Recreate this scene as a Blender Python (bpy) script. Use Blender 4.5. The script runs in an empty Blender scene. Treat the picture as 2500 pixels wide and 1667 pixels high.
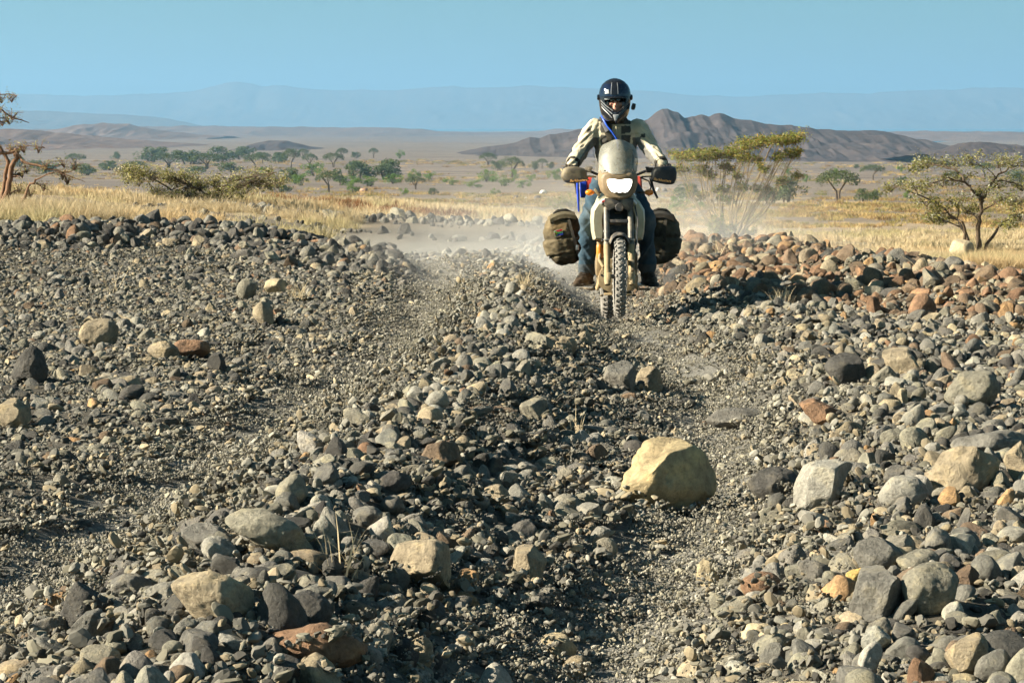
import bpy, bmesh, math, random
import numpy as np
from mathutils import Vector, Matrix, Euler, Quaternion
R = math.radians
rng = np.random.default_rng(7)
random.seed(7)

# ------------------------------------------------------------------ camera, sky, sun, exposure
scene = bpy.context.scene
col = scene.collection
EYE = 1.65
FPX = 6000.0          # focal length in the photograph's 2500-px frame
HROW = 305.0          # row of the eye-level horizon
cam_d = bpy.data.cameras.new('camera')
cam_d.sensor_width = 36.0
cam_d.lens = FPX / 2500.0 * 36.0
cam_d.shift_y = -(833.5 - HROW) / 2500.0
cam_d.clip_start = 0.1
cam_d.clip_end = 200000.0
cam = bpy.data.objects.new('camera', cam_d)
cam.location = (0, 0, EYE)
cam.rotation_euler = (R(90), 0, 0)
col.objects.link(cam)
scene.camera = cam

SUN_EL, SUN_AZ = R(27), R(-100)      # azimuth clockwise from +Y (view direction): sun low on the left, a little behind the camera
world = bpy.data.worlds.new('World')
scene.world = world
world.use_nodes = True
wn = world.node_tree
wn.nodes.clear()
wo = wn.nodes.new('ShaderNodeOutputWorld')
bg = wn.nodes.new('ShaderNodeBackground')
sky = wn.nodes.new('ShaderNodeTexSky')
sky.sky_type = 'NISHITA'
sky.sun_disc = False
sky.sun_elevation = SUN_EL
sky.sun_rotation = SUN_AZ
sky.altitude = 400
sky.air_density = 1.0
sky.dust_density = 1.2
sky.ozone_density = 2.0
tint = wn.nodes.new('ShaderNodeMix')
tint.data_type = 'RGBA'; tint.blend_type = 'MULTIPLY'
tint.inputs[0].default_value = 1.0
tint.inputs[7].default_value = (0.60, 1.015, 0.965, 1)
wn.links.new(sky.outputs[0], tint.inputs[6])
wn.links.new(tint.outputs[2], bg.inputs[0])
bg.inputs[1].default_value = 0.028
wn.links.new(bg.outputs[0], wo.inputs[0])

sun_d = bpy.data.lights.new('sun', 'SUN')
sun_d.energy = 5.0
sun_d.angle = R(0.5)
sun_d.color = (1.0, 0.915, 0.77)
sun = bpy.data.objects.new('sun', sun_d)
to_sun = Vector((math.sin(SUN_AZ) * math.cos(SUN_EL), math.cos(SUN_AZ) * math.cos(SUN_EL), math.sin(SUN_EL)))
sun.rotation_euler = to_sun.to_track_quat('Z', 'Y').to_euler()
sun.location = (-20, -10, 30)
col.objects.link(sun)

scene.view_settings.view_transform = 'Standard'
scene.view_settings.look = 'None'
scene.view_settings.exposure = 1.72
scene.view_settings.gamma = 1.0
scene.render.engine = 'CYCLES'
cy = scene.cycles
cy.use_adaptive_sampling = True
cy.adaptive_threshold = 0.03
cy.max_bounces = 5
cy.diffuse_bounces = 1
cy.glossy_bounces = 2
cy.transmission_bounces = 4
cy.volume_bounces = 1
cy.transparent_max_bounces = 12
cy.caustics_reflective = False
cy.caustics_refractive = False
cy.use_denoising = True
cy.denoiser = 'OPENIMAGEDENOISE'
cy.volume_step_rate = 1.0
cy.volume_max_steps = 128

# ------------------------------------------------------------------ helpers
def PX(px, py, d):
    """point at distance d that the photograph shows at (px, py)"""
    return Vector(((px - 1250.0) * d / FPX, d, EYE - (py - HROW) * d / FPX))

def tagk(o, label=None, cat=None, group=None, kind=None):
    if label: o['label'] = label
    if cat: o['category'] = cat
    if group: o['group'] = group
    if kind: o['kind'] = kind
    return o

def empty(name, loc=(0, 0, 0)):
    o = bpy.data.objects.new(name, None)
    o.location = loc
    o.empty_display_size = 0.1
    col.objects.link(o)
    return o

def link_mesh(name, me, mat=None, parent=None, loc=None):
    o = bpy.data.objects.new(name, me)
    if mat is not None and len(me.materials) == 0:
        me.materials.append(mat)
    col.objects.link(o)
    if parent is not None:
        o.parent = parent
    if loc is not None:
        o.location = loc
    return o

def mesh_np(name, verts, faces, smooth=True):
    me = bpy.data.meshes.new(name)
    verts = np.asarray(verts, dtype=np.float32)
    faces = np.asarray(faces, dtype=np.int32)
    nv, nf, k = len(verts), len(faces), faces.shape[1]
    me.vertices.add(nv)
    me.vertices.foreach_set('co', verts.ravel())
    me.loops.add(nf * k)
    me.loops.foreach_set('vertex_index', faces.ravel())
    me.polygons.add(nf)
    me.polygons.foreach_set('loop_start', np.arange(0, nf * k, k, dtype=np.int32))
    me.polygons.foreach_set('use_smooth', np.full(nf, smooth, dtype=bool))
    me.update(calc_edges=True)
    me.validate()
    return me

# numpy value noise -------------------------------------------------
def _hash(ix, iy, iz, seed):
    h = (ix.astype(np.int64) * 374761393 + iy.astype(np.int64) * 668265263 + iz.astype(np.int64) * 2147483647 + seed * 1274126177) & 0xffffffff
    h = ((h ^ (h >> 13)) * 1274126177) & 0xffffffff
    h = (h ^ (h >> 16)) & 0xffffffff
    h = (h * 2246822519) & 0xffffffff
    h = h ^ (h >> 15)
    return (h & 0xffffff) / float(0xffffff) * 2 - 1

def vnoise(x, y, z=None, seed=0):
    x = np.asarray(x, float); y = np.asarray(y, float)
    z = np.zeros_like(x) if z is None else np.asarray(z, float)
    ix, iy, iz = np.floor(x), np.floor(y), np.floor(z)
    fx, fy, fz = x - ix, y - iy, z - iz
    ux, uy, uz = fx * fx * (3 - 2 * fx), fy * fy * (3 - 2 * fy), fz * fz * (3 - 2 * fz)
    out = 0
    for dx in (0, 1):
        wx = ux if dx else 1 - ux
        for dy in (0, 1):
            wy = uy if dy else 1 - uy
            for dz in (0, 1):
                wz = uz if dz else 1 - uz
                out = out + wx * wy * wz * _hash(ix + dx, iy + dy, iz + dz, seed)
    return out

def fbm(x, y, z=None, oct=4, seed=0, gain=0.5, lac=2.03):
    a, s, f = 1.0, 0.0, 1.0
    for i in range(oct):
        s = s + a * vnoise(np.asarray(x) * f, np.asarray(y) * f, None if z is None else np.asarray(z) * f, seed + i * 17)
        a *= gain; f *= lac
    return s

# materials ---------------------------------------------------------
class NT:
    def __init__(self, name):
        self.m = bpy.data.materials.new(name)
        self.m.use_nodes = True
        self.t = self.m.node_tree
        self.t.nodes.clear()
        self.out = self.n('ShaderNodeOutputMaterial')
    def n(self, typ, **kw):
        nd = self.t.nodes.new(typ)
        for k, v in kw.items():
            setattr(nd, k, v)
        return nd
    def l(self, a, b):
        self.t.links.new(a, b)
    def noise(self, vec, scale, detail=4, rough=0.55, dist=0.0):
        nd = self.n('ShaderNodeTexNoise')
        nd.inputs['Scale'].default_value = scale
        nd.inputs['Detail'].default_value = detail
        nd.inputs['Roughness'].default_value = rough
        nd.inputs['Distortion'].default_value = dist
        if vec is not None: self.l(vec, nd.inputs['Vector'])
        return nd.outputs['Fac']
    def ramp(self, fac, stops):
        nd = self.n('ShaderNodeValToRGB')
        el = nd.color_ramp.elements
        while len(el) < len(stops): el.new(0.5)
        for e, (p, c) in zip(el, stops):
            e.position = p
            e.color = (c[0], c[1], c[2], 1) if hasattr(c, '__len__') else (c, c, c, 1)
        self.l(fac, nd.inputs[0])
        return nd.outputs[0]
    def mix(self, fac, a, b, blend='MIX'):
        nd = self.n('ShaderNodeMix', data_type='RGBA', blend_type=blend)
        for k, v in ((0, fac), (6, a), (7, b)):
            sock = nd.inputs[k]
            if hasattr(v, 'is_linked'): self.l(v, sock)
            elif hasattr(v, '__len__'): sock.default_value = (v[0], v[1], v[2], 1)
            else: sock.default_value = v if k == 0 else (v, v, v, 1)
        return nd.outputs[2]
    def math(self, op, a, b=0.0):
        nd = self.n('ShaderNodeMath', operation=op)
        for sock, v in ((nd.inputs[0], a), (nd.inputs[1], b)):
            if hasattr(v, 'is_linked'): self.l(v, sock)
            else: sock.default_value = v
        return nd.outputs[0]
    def bump(self, h, strength=0.5, dist=0.01, normal=None):
        nd = self.n('ShaderNodeBump')
        nd.inputs['Strength'].default_value = strength
        nd.inputs['Distance'].default_value = dist
        self.l(h, nd.inputs['Height'])
        if normal is not None: self.l(normal, nd.inputs['Normal'])
        return nd.outputs[0]
    def coord(self, which='Object'):
        return self.n('ShaderNodeTexCoord').outputs[which]
    def mapping(self, vec, scale=(1, 1, 1), rot=(0, 0, 0), loc=(0, 0, 0)):
        nd = self.n('ShaderNodeMapping')
        nd.inputs['Scale'].default_value = scale
        nd.inputs['Rotation'].default_value = rot
        nd.inputs['Location'].default_value = loc
        self.l(vec, nd.inputs['Vector'])
        return nd.outputs[0]
    def attr(self, name, typ='GEOMETRY'):
        nd = self.n('ShaderNodeAttribute', attribute_type=typ, attribute_name=name)
        return nd
    def principled(self, color, rough=0.6, metal=0.0, normal=None, spec=0.5, **kw):
        nd = self.n('ShaderNodeBsdfPrincipled')
        for key, v in (('Base Color', color), ('Roughness', rough), ('Metallic', metal), ('Specular IOR Level', spec)):
            s = nd.inputs[key]
            if hasattr(v, 'is_linked'): self.l(v, s)
            elif hasattr(v, '__len__'): s.default_value = (v[0], v[1], v[2], 1)
            else: s.default_value = v
        if normal is not None: self.l(normal, nd.inputs['Normal'])
        for k, v in kw.items():
            nd.inputs[k.replace('_', ' ')].default_value = v
        self.l(nd.outputs[0], self.out.inputs['Surface'])
        return nd

def simple_mat(name, color, rough=0.6, metal=0.0, nscale=30.0, var=0.25, bump=0.15, bdist=0.004, dust=None, dust_amt=0.0, dust_scale=9.0, spec=0.5, **kw):
    """painted / cloth / metal surface with mottled colour, fine relief and patches of dust"""
    t = NT(name)
    c = t.coord('Object')
    f = t.noise(c, nscale, 5, 0.6)
    lo = [v * (1 - var) for v in color]; hi = [min(1, v * (1 + var)) for v in color]
    cc = t.ramp(f, [(0.3, lo), (0.7, hi)])
    rg = rough
    if dust is not None:
        df = t.noise(c, dust_scale, 6, 0.65)
        m = t.ramp(df, [(max(0, 0.62 - dust_amt * 0.5), 0.0), (min(1, 0.86 - dust_amt * 0.5), 1.0)])
        m2 = t.math('MULTIPLY', m, min(1.0, 0.45 + dust_amt * 0.5))
        cc = t.mix(m2, cc, dust)
        rg = t.math('ADD', t.math('MULTIPLY', m2, max(0.0, 0.9 - rough)), rough)
    nrm = t.bump(f, bump, bdist) if bump else None
    t.principled(cc, rg, metal, nrm, spec, **kw)
    return t.m
# ------------------------------------------------------------------ the lie of the land
RR_Y = [2, 7.7, 9.5, 13.5, 16.6, 21, 24, 28, 33, 38, 43, 48, 55, 70]
RR_X = [-.5, .12, .62, 1.15, 1.32, .93, .80, .62, .20, -.9, -2.7, -5.2, -9.5, -18]
LR_Y = [2, 8.4, 9.7, 12.2, 13.7, 16.6, 22.7, 28, 33, 38, 43, 48, 55, 70]
LR_X = [-2.4, -2.02, -1.85, -1.62, -1.42, -1.1, -.74, -.85, -1.3, -2.4, -4.2, -6.8, -11, -20]
CR_Y = [2, 8, 9.8, 11.7, 14, 18, 23, 27, 32]
CR_X = [-1.2, -.82, -.72, -.5, -.25, -.05, .02, -.05, -.3]

COLS = np.array([-0.6, -.208, -.125, -.058, 0, .058, .125, .208, .6])
DROW = np.array([-10, 12, 18, 24, 30, 36, 45, 60, 70, 80, 100, 150, 250, 400, 600, 1000, 1500, 2500, 4000, 5000, 9000, 12000, 70000.])
ZL0 = [0, 0, 0, 0, .10, .22, .06, -.12, -.25, -.6, -1.8, -5, -9, -12.5, -15.5, -18.5, -20.8, -22.5, -24, -24, -24.5, -32, -40]
ZL1 = [0, 0, 0, 0, .06, .12, -.12, -.42, -.55, -.85, -1.9, -5, -9, -12.5, -15.5, -18.5, -20.8, -22.5, -24, -24, -24.5, -32, -40]
ZM0 = [0, 0, 0, 0, .0, -.13, -.36, -.75, -.86, -1.0, -1.45, -3.3, -6.2, -10, -15, -18.5, -20.8, -22.5, -24, -24, -24.5, -32, -40]
ZM1 = [0, 0, 0, 0, -.05, -.18, -.44, -.85, -1.02, -1.28, -1.85, -3.6, -6.4, -10.2, -15, -18.5, -20.8, -22.5, -24, -24, -24.5, -32, -40]
ZR0 = [0, 0, 0, -.05, -.15, -.35, -.7, -1.3, -1.65, -2.0, -2.7, -4.1, -6.8, -10.5, -15, -18.5, -20.8, -22.5, -24, -24, -24.5, -32, -40]
ZR1 = [0, .02, .05, .0, -.2, -.5, -1.0, -1.6, -1.9, -2.2, -2.75, -4.1, -6.8, -10.5, -15, -18.5, -20.8, -22.5, -24, -24, -24.5, -32, -40]
ZT = np.array([ZL0, ZL0, ZL1, ZM0, ZM1, ZR0, ZR1, ZR1, ZR1])

def smooth01(t):
    t = np.clip(t, 0, 1)
    return t * t * (3 - 2 * t)

def base_profile(x, y):
    u = x / np.maximum(y, 4.0)
    out = np.zeros_like(y)
    ld = np.log(np.maximum(y, 0) + 6.0)
    lr = np.log(np.maximum(DROW, 0) + 6.0)
    zc = [np.interp(ld, lr, row) for row in ZT]
    ci = np.clip(np.searchsorted(COLS, u) - 1, 0, len(COLS) - 2)
    fr = np.clip((u - COLS[ci]) / (COLS[ci + 1] - COLS[ci]), 0, 1)
    fr = fr * fr * (3 - 2 * fr)
    zs = np.array(zc)
    idx = np.arange(len(y))
    out = zs[ci, idx] * (1 - fr) + zs[ci + 1, idx] * fr
    return out

def poly_dist(x, y, pts):
    """distance to a polyline, and which side/where along it"""
    best = np.full(len(x), 1e9); par = np.zeros(len(x)); side = np.zeros(len(x))
    for i in range(len(pts) - 1):
        ax, ay = pts[i][:2]; bx, by = pts[i + 1][:2]
        dx, dy = bx - ax, by - ay
        L2 = dx * dx + dy * dy
        t = np.clip(((x - ax) * dx + (y - ay) * dy) / L2, 0, 1)
        px, py = ax + t * dx, ay + t * dy
        d = np.hypot(x - px, y - py)
        m = d < best
        best[m] = d[m]; par[m] = i + t[m]
        side[m] = ((x - px) * dy - (y - py) * dx)[m]
    return best, par, np.sign(side)

RBERM = [(1.75, 31.5, .08), (2.1, 29.5, .26), (2.85, 26.5, .50), (3.35, 24, .37), (4.3, 21.3, .30), (5.6, 19.2, .32), (8.5, 17, .4), (13, 15, .4)]
LBERM = [(-14, 28.5, .2), (-9, 30, .2), (-6.7, 31, .15), (-5.2, 32, .22), (-3.6, 32.5, .20), (-2.6, 31.5, .12), (-1.9, 30.2, .12), (-1.5, 28.5, .03)]

def height(x, y, fine=True):
    x = np.asarray(x, float).ravel(); y = np.asarray(y, float).ravel()
    z = base_profile(x, y)
    near = y < 75
    if near.any():
        xn, yn = x[near], y[near]
        fade = 1 - smooth01((yn - 55) / 18)
        rx = np.interp(yn, RR_Y, RR_X); lx = np.interp(yn, LR_Y, LR_X); cx = np.interp(yn, CR_Y, CR_X)
        wob = 0.10 * vnoise(yn * 0.9, yn * 0 + 3.3, seed=5)
        w = np.where(yn > 34, 0.9, 0.42)
        dz = -0.17 * np.exp(-((xn - rx - wob) / w) ** 2) - 0.14 * np.exp(-((xn - lx + wob) / w) ** 2)
        ramp = np.interp(yn, [2, 8, 12, 18, 21, 24, 27, 31, 34], [.14, .18, .225, .205, .18, .17, .11, .04, 0])
        wl = np.where(xn < cx, 0.55, 0.42)
        dz = dz + ramp * np.exp(-((xn - cx) / wl) ** 2)
        # the dip the motorcycle climbs out of, and the lip in front of it
        dz = dz - 0.20 * np.exp(-(((xn - .85) / .75) ** 2 + ((yn - 23.3) / 1.5) ** 2))
        dz = dz + 0.15 * np.exp(-(((xn - .95) / .75) ** 2 + ((yn - 20.0) / .95) ** 2))
        # shoulder right of the right rut
        dz = dz + 0.09 * np.exp(-((xn - rx - 1.15) / .5) ** 2) * (yn < 40)
        dz = dz + 0.10 * smooth01((xn - rx - .6) / 2.2) * smooth01((20 - yn) / 6)
        d, par, side = poly_dist(xn, yn, RBERM)
        hh = np.interp(par, range(len(RBERM)), [p[2] for p in RBERM])
        wd = np.where(side > 0, 1.55, 0.95)
        dz = dz + hh * np.exp(-(d / wd) ** 2) * 0.95
        d, par, side = poly_dist(xn, yn, LBERM)
        hh = np.interp(par, range(len(LBERM)), [p[2] for p in LBERM])
        wd = np.where(side > 0, 1.7, 1.2)
        dz = dz + hh * np.exp(-(d / wd) ** 2)
        # rubble bank behind the road
        d, par, side = poly_dist(xn, yn, [(-7, 60), (-3.8, 56), (0.5, 54), (2, 55)])
        dz = dz + 0.13 * np.exp(-(d / 2.0) ** 2)
        if fine:
            dz = dz + 0.035 * fbm(xn * 1.1, yn * 1.1, oct=3, seed=11) + 0.010 * fbm(xn * 5.1, yn * 5.1, oct=2, seed=31)
        z[near] += dz * fade
    mid = (y > 30)
    if mid.any():
        xm, ym = x[mid], y[mid]
        amp = np.interp(ym, [30, 60, 200, 800, 3000, 9000], [0.0, .10, .35, .9, 1.6, 3.0])
        s = 1.0 / np.interp(ym, [30, 100, 800, 5000], [7, 16, 90, 500])
        z[mid] += amp * fbm(xm * s, ym * s * 0.6, oct=3, seed=41)
    # lake basin in the middle distance
    u = x / np.maximum(y, 4)
    bas = np.exp(-((u + .022) / .032) ** 2) * smooth01((y - 3300) / 350) * (1 - smooth01((y - 4300) / 400))
    z = z - 3.2 * bas
    far = smooth01((y - 6500) / 2500)
    z = z - 6 * far * smooth01((u - .02) / .05)
    return z

def hz(x, y):
    return float(height(np.array([x]), np.array([y]))[0])

def rut_dist(x, y):
    rx = np.interp(y, RR_Y, RR_X); lx = np.interp(y, LR_Y, LR_X)
    return np.minimum(np.abs(x - rx), np.abs(x - lx)), x - rx, x - lx

# ground sheet: a fan of quads that is fine near the camera and coarse at the horizon
def build_ground():
    r1 = [-4.0]
    while r1[-1] < 4: r1.append(r1[-1] + 0.35)
    while r1[-1] < 38: r1.append(r1[-1] + max(0.045, (r1[-1] + 6) * 0.0032))
    while r1[-1] < 120: r1.append(r1[-1] * 1.010)
    while r1[-1] < 33000: r1.append(r1[-1] * 1.022)
    rows = np.array(r1)
    a = np.linspace(-.235, .235, 330)
    b = np.linspace(.235, 1.15, 46)[1:]
    cs = np.concatenate([-b[::-1], a, b])
    Y = np.repeat(rows, len(cs)).reshape(len(rows), len(cs))
    X = cs[None, :] * (Y + 6.0)
    xs, ys = X.ravel(), Y.ravel()
    zs = height(xs, ys)
    nr, nc = Y.shape
    i = np.arange((nr - 1) * (nc - 1))
    r, c = i // (nc - 1), i % (nc - 1)
    v0 = r * nc + c
    faces = np.stack([v0, v0 + 1, v0 + nc + 1, v0 + nc], 1)
    me = mesh_np('ground', np.stack([xs, ys, zs], 1), faces)
    # what covers the ground: R = loose gravel of the tracks, G = dry grass, B = reddish stony soil, A = dark stony ground
    d, dr, dl = rut_dist(xs, ys)
    n1 = fbm(xs * .7, ys * .7, oct=3, seed=71)
    tw = np.interp(ys, [6, 20, 34, 50], [.42, .38, .8, 1.3])
    trk = np.exp(-(d / (tw * (1 + .35 * n1))) ** 2) * (ys < 62)
    gr = grass_cover(xs, ys)
    d, par, side = poly_dist(xs, ys, RBERM)
    red = np.exp(-(d / 1.7) ** 2)
    s = 1.0 / np.interp(ys, [40, 150, 800, 4000], [9, 22, 120, 700])
    n2 = fbm(xs * s * .35, ys * s * 1.6, oct=4, seed=91)
    dark = smooth01(n2 * 1.3 + .1) * smooth01((ys - 60) / 60)
    ca = me.color_attributes.new('cover', 'FLOAT_COLOR', 'POINT')
    ca.data.foreach_set('color', np.stack([trk, gr, red, dark], 1).astype(np.float32).ravel())
    return me

def grass_cover(x, y):
    """how much dry grass stands here"""
    u = x / np.maximum(y, 4)
    n = fbm(x * .22, y * .16, oct=3, seed=51)
    left = smooth01((-u - .050 + .012 * n) / .03) * smooth01((y - 33.5 - np.interp(u, [-.21, -.1, -.05], [0, .5, 0])) / 1.5) * (1 - smooth01((y - 95) / 30))
    mid = smooth01((y - 60) / 4) * (1 - smooth01((y - 150) / 60)) * smooth01((.06 - u) / .04) * smooth01(n + .75)
    lip = np.exp(-((u + .062 + (y - 37) * -.0010) / .020) ** 2) * smooth01((y - 32.5) / 1) * (1 - smooth01((y - 41) / 3))
    right = smooth01((u - .055) / .03) * smooth01((y - 31 + 6 * smooth01((u - .1) / .08)) / 3) * (1 - smooth01((y - 75) / 30))
    strips = smooth01((u - .0) / .05) * smooth01((y - 60) / 20) * (1 - smooth01((y - 420) / 150)) * smooth01(1.6 * vnoise(x * .004, np.log(np.maximum(y, 5)) * 7.0, seed=77) + .18)
    d, dr, dl = rut_dist(x, y)
    off = smooth01((d - np.interp(y, [30, 45, 60], [.6, 1.6, 2.6])) / .8) + (y > 66)
    bank, _, _ = poly_dist(x, y, [(-7, 60), (-3.8, 56), (0.5, 54), (2, 55)])
    off = off * smooth01((bank - 1.3) / 1.2)
    return np.clip(np.maximum.reduce([left, mid * .9, lip, right, strips * .8]) * np.minimum(off, 1), 0, 1)

def ground_mat():
    t = NT('ground_cover')
    c = t.coord('Object')
    cov = t.attr('cover')
    sep = t.n('ShaderNodeSeparateColor'); t.l(cov.outputs['Color'], sep.inputs[0])
    trk, gr, red = sep.outputs[0], sep.outputs[1], sep.outputs[2]
    dark = cov.outputs['Alpha']
    n_f = t.noise(c, 38, 6, 0.7)
    n_m = t.noise(c, 4.5, 5, 0.6)
    geo = t.n('ShaderNodeNewGeometry')
    y = t.n('ShaderNodeSeparateXYZ'); t.l(geo.outputs['Position'], y.inputs[0])
    fargrad = t.n('ShaderNodeMapRange'); fargrad.inputs[1].default_value = 38; fargrad.inputs[2].default_value = 75; t.l(y.outputs[1], fargrad.inputs[0])
    soil = t.ramp(n_f, [(.30, (.035, .032, .027)), (.52, (.085, .078, .062)), (.75, (.17, .155, .125))])  # dark stops put the black shade of gaps between stones into the soil
    soil = t.mix(t.math('MULTIPLY', n_m, .5), soil, (.13, .105, .07))
    gravel = t.ramp(n_f, [(.30, (.125, .119, .102)), (.55, (.20, .19, .162)), (.78, (.28, .264, .222))])
    near = t.mix(trk, soil, gravel)
    near = t.mix(t.math('MULTIPLY', red, .45), near, (.17, .095, .05))
    # plain
    cm = t.mapping(c, (.004, .02, .02))
    n_p = t.noise(cm, 3.0, 7, .62)
    n_q = t.noise(t.mapping(c, (.02, .12, .1)), 2.0, 6, .65)
    plain = t.ramp(n_p, [(.34, (.16, .12, .085)), (.50, (.30, .225, .145)), (.64, (.42, .31, .185))])
    plain = t.mix(t.math('MULTIPLY', n_q, .45), plain, (.20, .165, .105))
    plain = t.mix(t.math('MULTIPLY', dark, .55), plain, (.13, .105, .08))
    farp = t.n('ShaderNodeMapRange'); farp.inputs[1].default_value = 180; farp.inputs[2].default_value = 1000; t.l(y.outputs[1], farp.inputs[0])
    plain = t.mix(t.math('MULTIPLY', farp.outputs[0], .75), plain, t.ramp(n_p, [(.38, (.080, .062, .054)), (.55, (.135, .104, .086)), (.68, (.24, .185, .145))]))
    base = t.mix(fargrad.outputs[0], near, plain)
    base = t.mix(t.math('MULTIPLY', t.math('MULTIPLY', trk, fargrad.outputs[0]), .9), base, (.22, .205, .17))
    gcol = t.ramp(t.noise(c, 1.7, 6, .65), [(.3, (.27, .20, .11)), (.7, (.48, .38, .23))])
    base = t.mix(t.math('MULTIPLY', gr, .85), base, gcol)
    far2 = t.n('ShaderNodeMapRange'); far2.inputs[1].default_value = 2500; far2.inputs[2].default_value = 7000; t.l(y.outputs[1], far2.inputs[0])
    base = t.mix(t.math('MULTIPLY', far2.outputs[0], .8), base, (.15, .105, .09))
    bm = t.bump(t.noise(c, 55, 5, .75), .9, .02)
    t.principled(base, .95, 0, bm, .2)
    return t.m

M = {}
M['ground'] = ground_mat()
ground = link_mesh('ground', build_ground(), M['ground'])
tagk(ground, 'dark gravelly desert ground with two wheel tracks running out to a dry tan plain', 'ground', kind='structure')

# ------------------------------------------------------------------ hills, mountains and lake
def hill_mat(name, c0, c1, c2, sc=1.0):
    t = NT(name)
    c = t.coord('Object')
    n1 = t.noise(t.mapping(c, (.012 * sc, .008 * sc, .05 * sc)), 2.0, 8, .62)
    n2 = t.noise(t.mapping(c, (.08 * sc,) * 3), 2.0, 8, .7)
    base = t.ramp(n1, [(.34, c0), (.52, c1), (.70, c2)])
    base = t.mix(.45, base, t.ramp(n2, [(.35, c0), (.68, c2)]))
    bm = t.bump(n2, .8, 1.2 / sc)
    t.principled(base, .95, 0, bm, .1)
    return t.m

def ridge(name, sil, d, front, back, mat, base_z, rough=0.0, step=2.0, seed=1, nd=46, label=None, flat=1.0, relief=1.0, freq=1.0):
    """a real hill whose crest stands at distance d; sil lists the crest as (column, row)"""
    px = np.array([s[0] for s in sil], float) * 1.063; py = np.array([s[1] for s in sil], float) * 1.063
    cols_ = np.arange(px[0], px[-1] + step, step)
    crest = EYE - (np.interp(cols_, px, py) - HROW) * d / FPX
    x = (cols_ - 1250) * d / FPX
    crest = crest + rough * fbm(x / (d * .006), x * 0, oct=4, seed=seed)
    t = np.concatenate([np.linspace(-1, 0, nd), np.linspace(0, 1, nd // 2)[1:]])
    V = []
    for tt in t:
        yy = d + (front if tt < 0 else back) * tt
        s = 1 - abs(tt)
        prof = (s ** flat) * (0.55 + 0.45 * s)
        ym = yy + 0 * x
        g = fbm(x / (front * .16) * freq, ym / (front * .22) * freq, oct=5, seed=seed + 3)
        g2 = 1 - np.abs(fbm(x / (front * .07) * freq, ym / (front * .30) * freq, oct=3, seed=seed + 9))
        h = crest - base_z
        z = base_z + h * prof + relief * (h * .20 * g + h * .17 * (g2 - .6)) * 4 * s * (1 - s) * (1 if tt < 0 else .5) + relief * h * .05 * fbm(x / (front * .035), ym / (front * .035), oct=3, seed=seed + 15) * s
        # perspective keeps the crest the highest line
        V.append(np.stack([x * 1.0, ym + front * .06 * fbm(x / (front * .2), x * 0 + tt * 3, oct=3, seed=seed + 5) * (1 - s), z - 2.0 * (s == 0)], 1))
    V = np.concatenate(V)
    nc = len(cols_); nr = len(t)
    i = np.arange((nr - 1) * (nc - 1)); r, c = i // (nc - 1), i % (nc - 1)
    v0 = r * nc + c
    me = mesh_np(name, V, np.stack([v0, v0 + 1, v0 + nc + 1, v0 + nc], 1))
    o = link_mesh(name, me, mat)
    tagk(o, label, None, None, 'structure')
    return o

M['hill'] = hill_mat('volcanic_hill', (.034, .026, .027), (.066, .050, .048), (.125, .096, .082))
M['hill_red'] = hill_mat('red_brown_hill', (.085, .055, .045), (.15, .10, .08), (.22, .155, .12), .5)
M['hill_far'] = hill_mat('distant_hill', (.09, .07, .06), (.13, .10, .085), (.17, .14, .11), .05)

ridge('hill', [(940, 372), (1000, 360), (1060, 349), (1120, 338), (1190, 325), (1215, 315), (1240, 317), (1262, 309), (1290, 308), (1330, 299), (1380, 290), (1440, 280), (1488, 272), (1503, 262), (1522, 251), (1532, 250), (1545, 256), (1558, 258), (1572, 268), (1590, 265), (1612, 264), (1628, 269), (1640, 262), (1652, 259), (1664, 264), (1684, 274), (1740, 280), (1800, 288), (1880, 296), (1940, 300), (1975, 302), (2010, 300), (2045, 305), (2070, 310), (2100, 320), (2125, 320), (2150, 328), (2220, 342), (2300, 356), (2420, 372)],
      1950, 420, 500, M['hill'], -22.5, rough=.7, step=2.0, seed=3, relief=.6, flat=1.7, freq=2.4, label='dark purplish volcanic hill with two rocky knobs rising behind the motorcyclist')
ridge('hill', [(2120, 352), (2170, 342), (2210, 330), (2250, 327), (2290, 328), (2340, 334), (2450, 345), (2600, 352)],
      1450, 160, 220, M['hill'], -21.5, rough=.4, step=3, seed=13, label='low dark stony hill behind the thorny acacia at the frame edge')
ridge('hill', [(-160, 288), (0, 296), (60, 297), (130, 305), (200, 312), (300, 321), (400, 329), (470, 334)],
      2600, 500, 600, M['hill_red'], -23.5, rough=.6, step=3, seed=23, label='long brown hill slope with a pale scar on the far side of the plain')
ridge('hill', [(520, 350), (560, 338), (590, 328), (620, 323), (660, 325), (700, 334), (750, 346), (800, 352)],
      2300, 260, 300, M['hill'], -23, rough=.4, step=3, seed=33, label='small dark rounded hill on the plain beyond the dusty acacia shrub')
ridge('hill', [(120, 300), (160, 292), (178, 287), (210, 285), (300, 286), (325, 291), (380, 300), (450, 309), (520, 313)],
      4200, 500, 600, M['hill_red'], -24, rough=.8, step=3, seed=43, label='flat-topped reddish mesa below the blue far hill')
ridge('ridge', [(-200, 300), (250, 296), (340, 291), (420, 289), (600, 291), (780, 292), (900, 293), (960, 297), (1010, 302), (1100, 305), (1200, 303), (1290, 297), (1360, 296), (1480, 300), (1600, 310)],
      6200, 1000, 1200, M['hill_red'], -25, rough=1.2, step=3, seed=53, label='long low reddish brown ridge closing the plain in front of the lake')
ridge('ridge', [(1820, 318), (1900, 310), (1980, 304), (2060, 302), (2140, 301), (2260, 302), (2400, 304), (2600, 306)],
      4800, 700, 700, M['hill_red'], -25, rough=.8, step=3, seed=63, label='low brown ridge between the dark hill and the blue lake')
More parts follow.
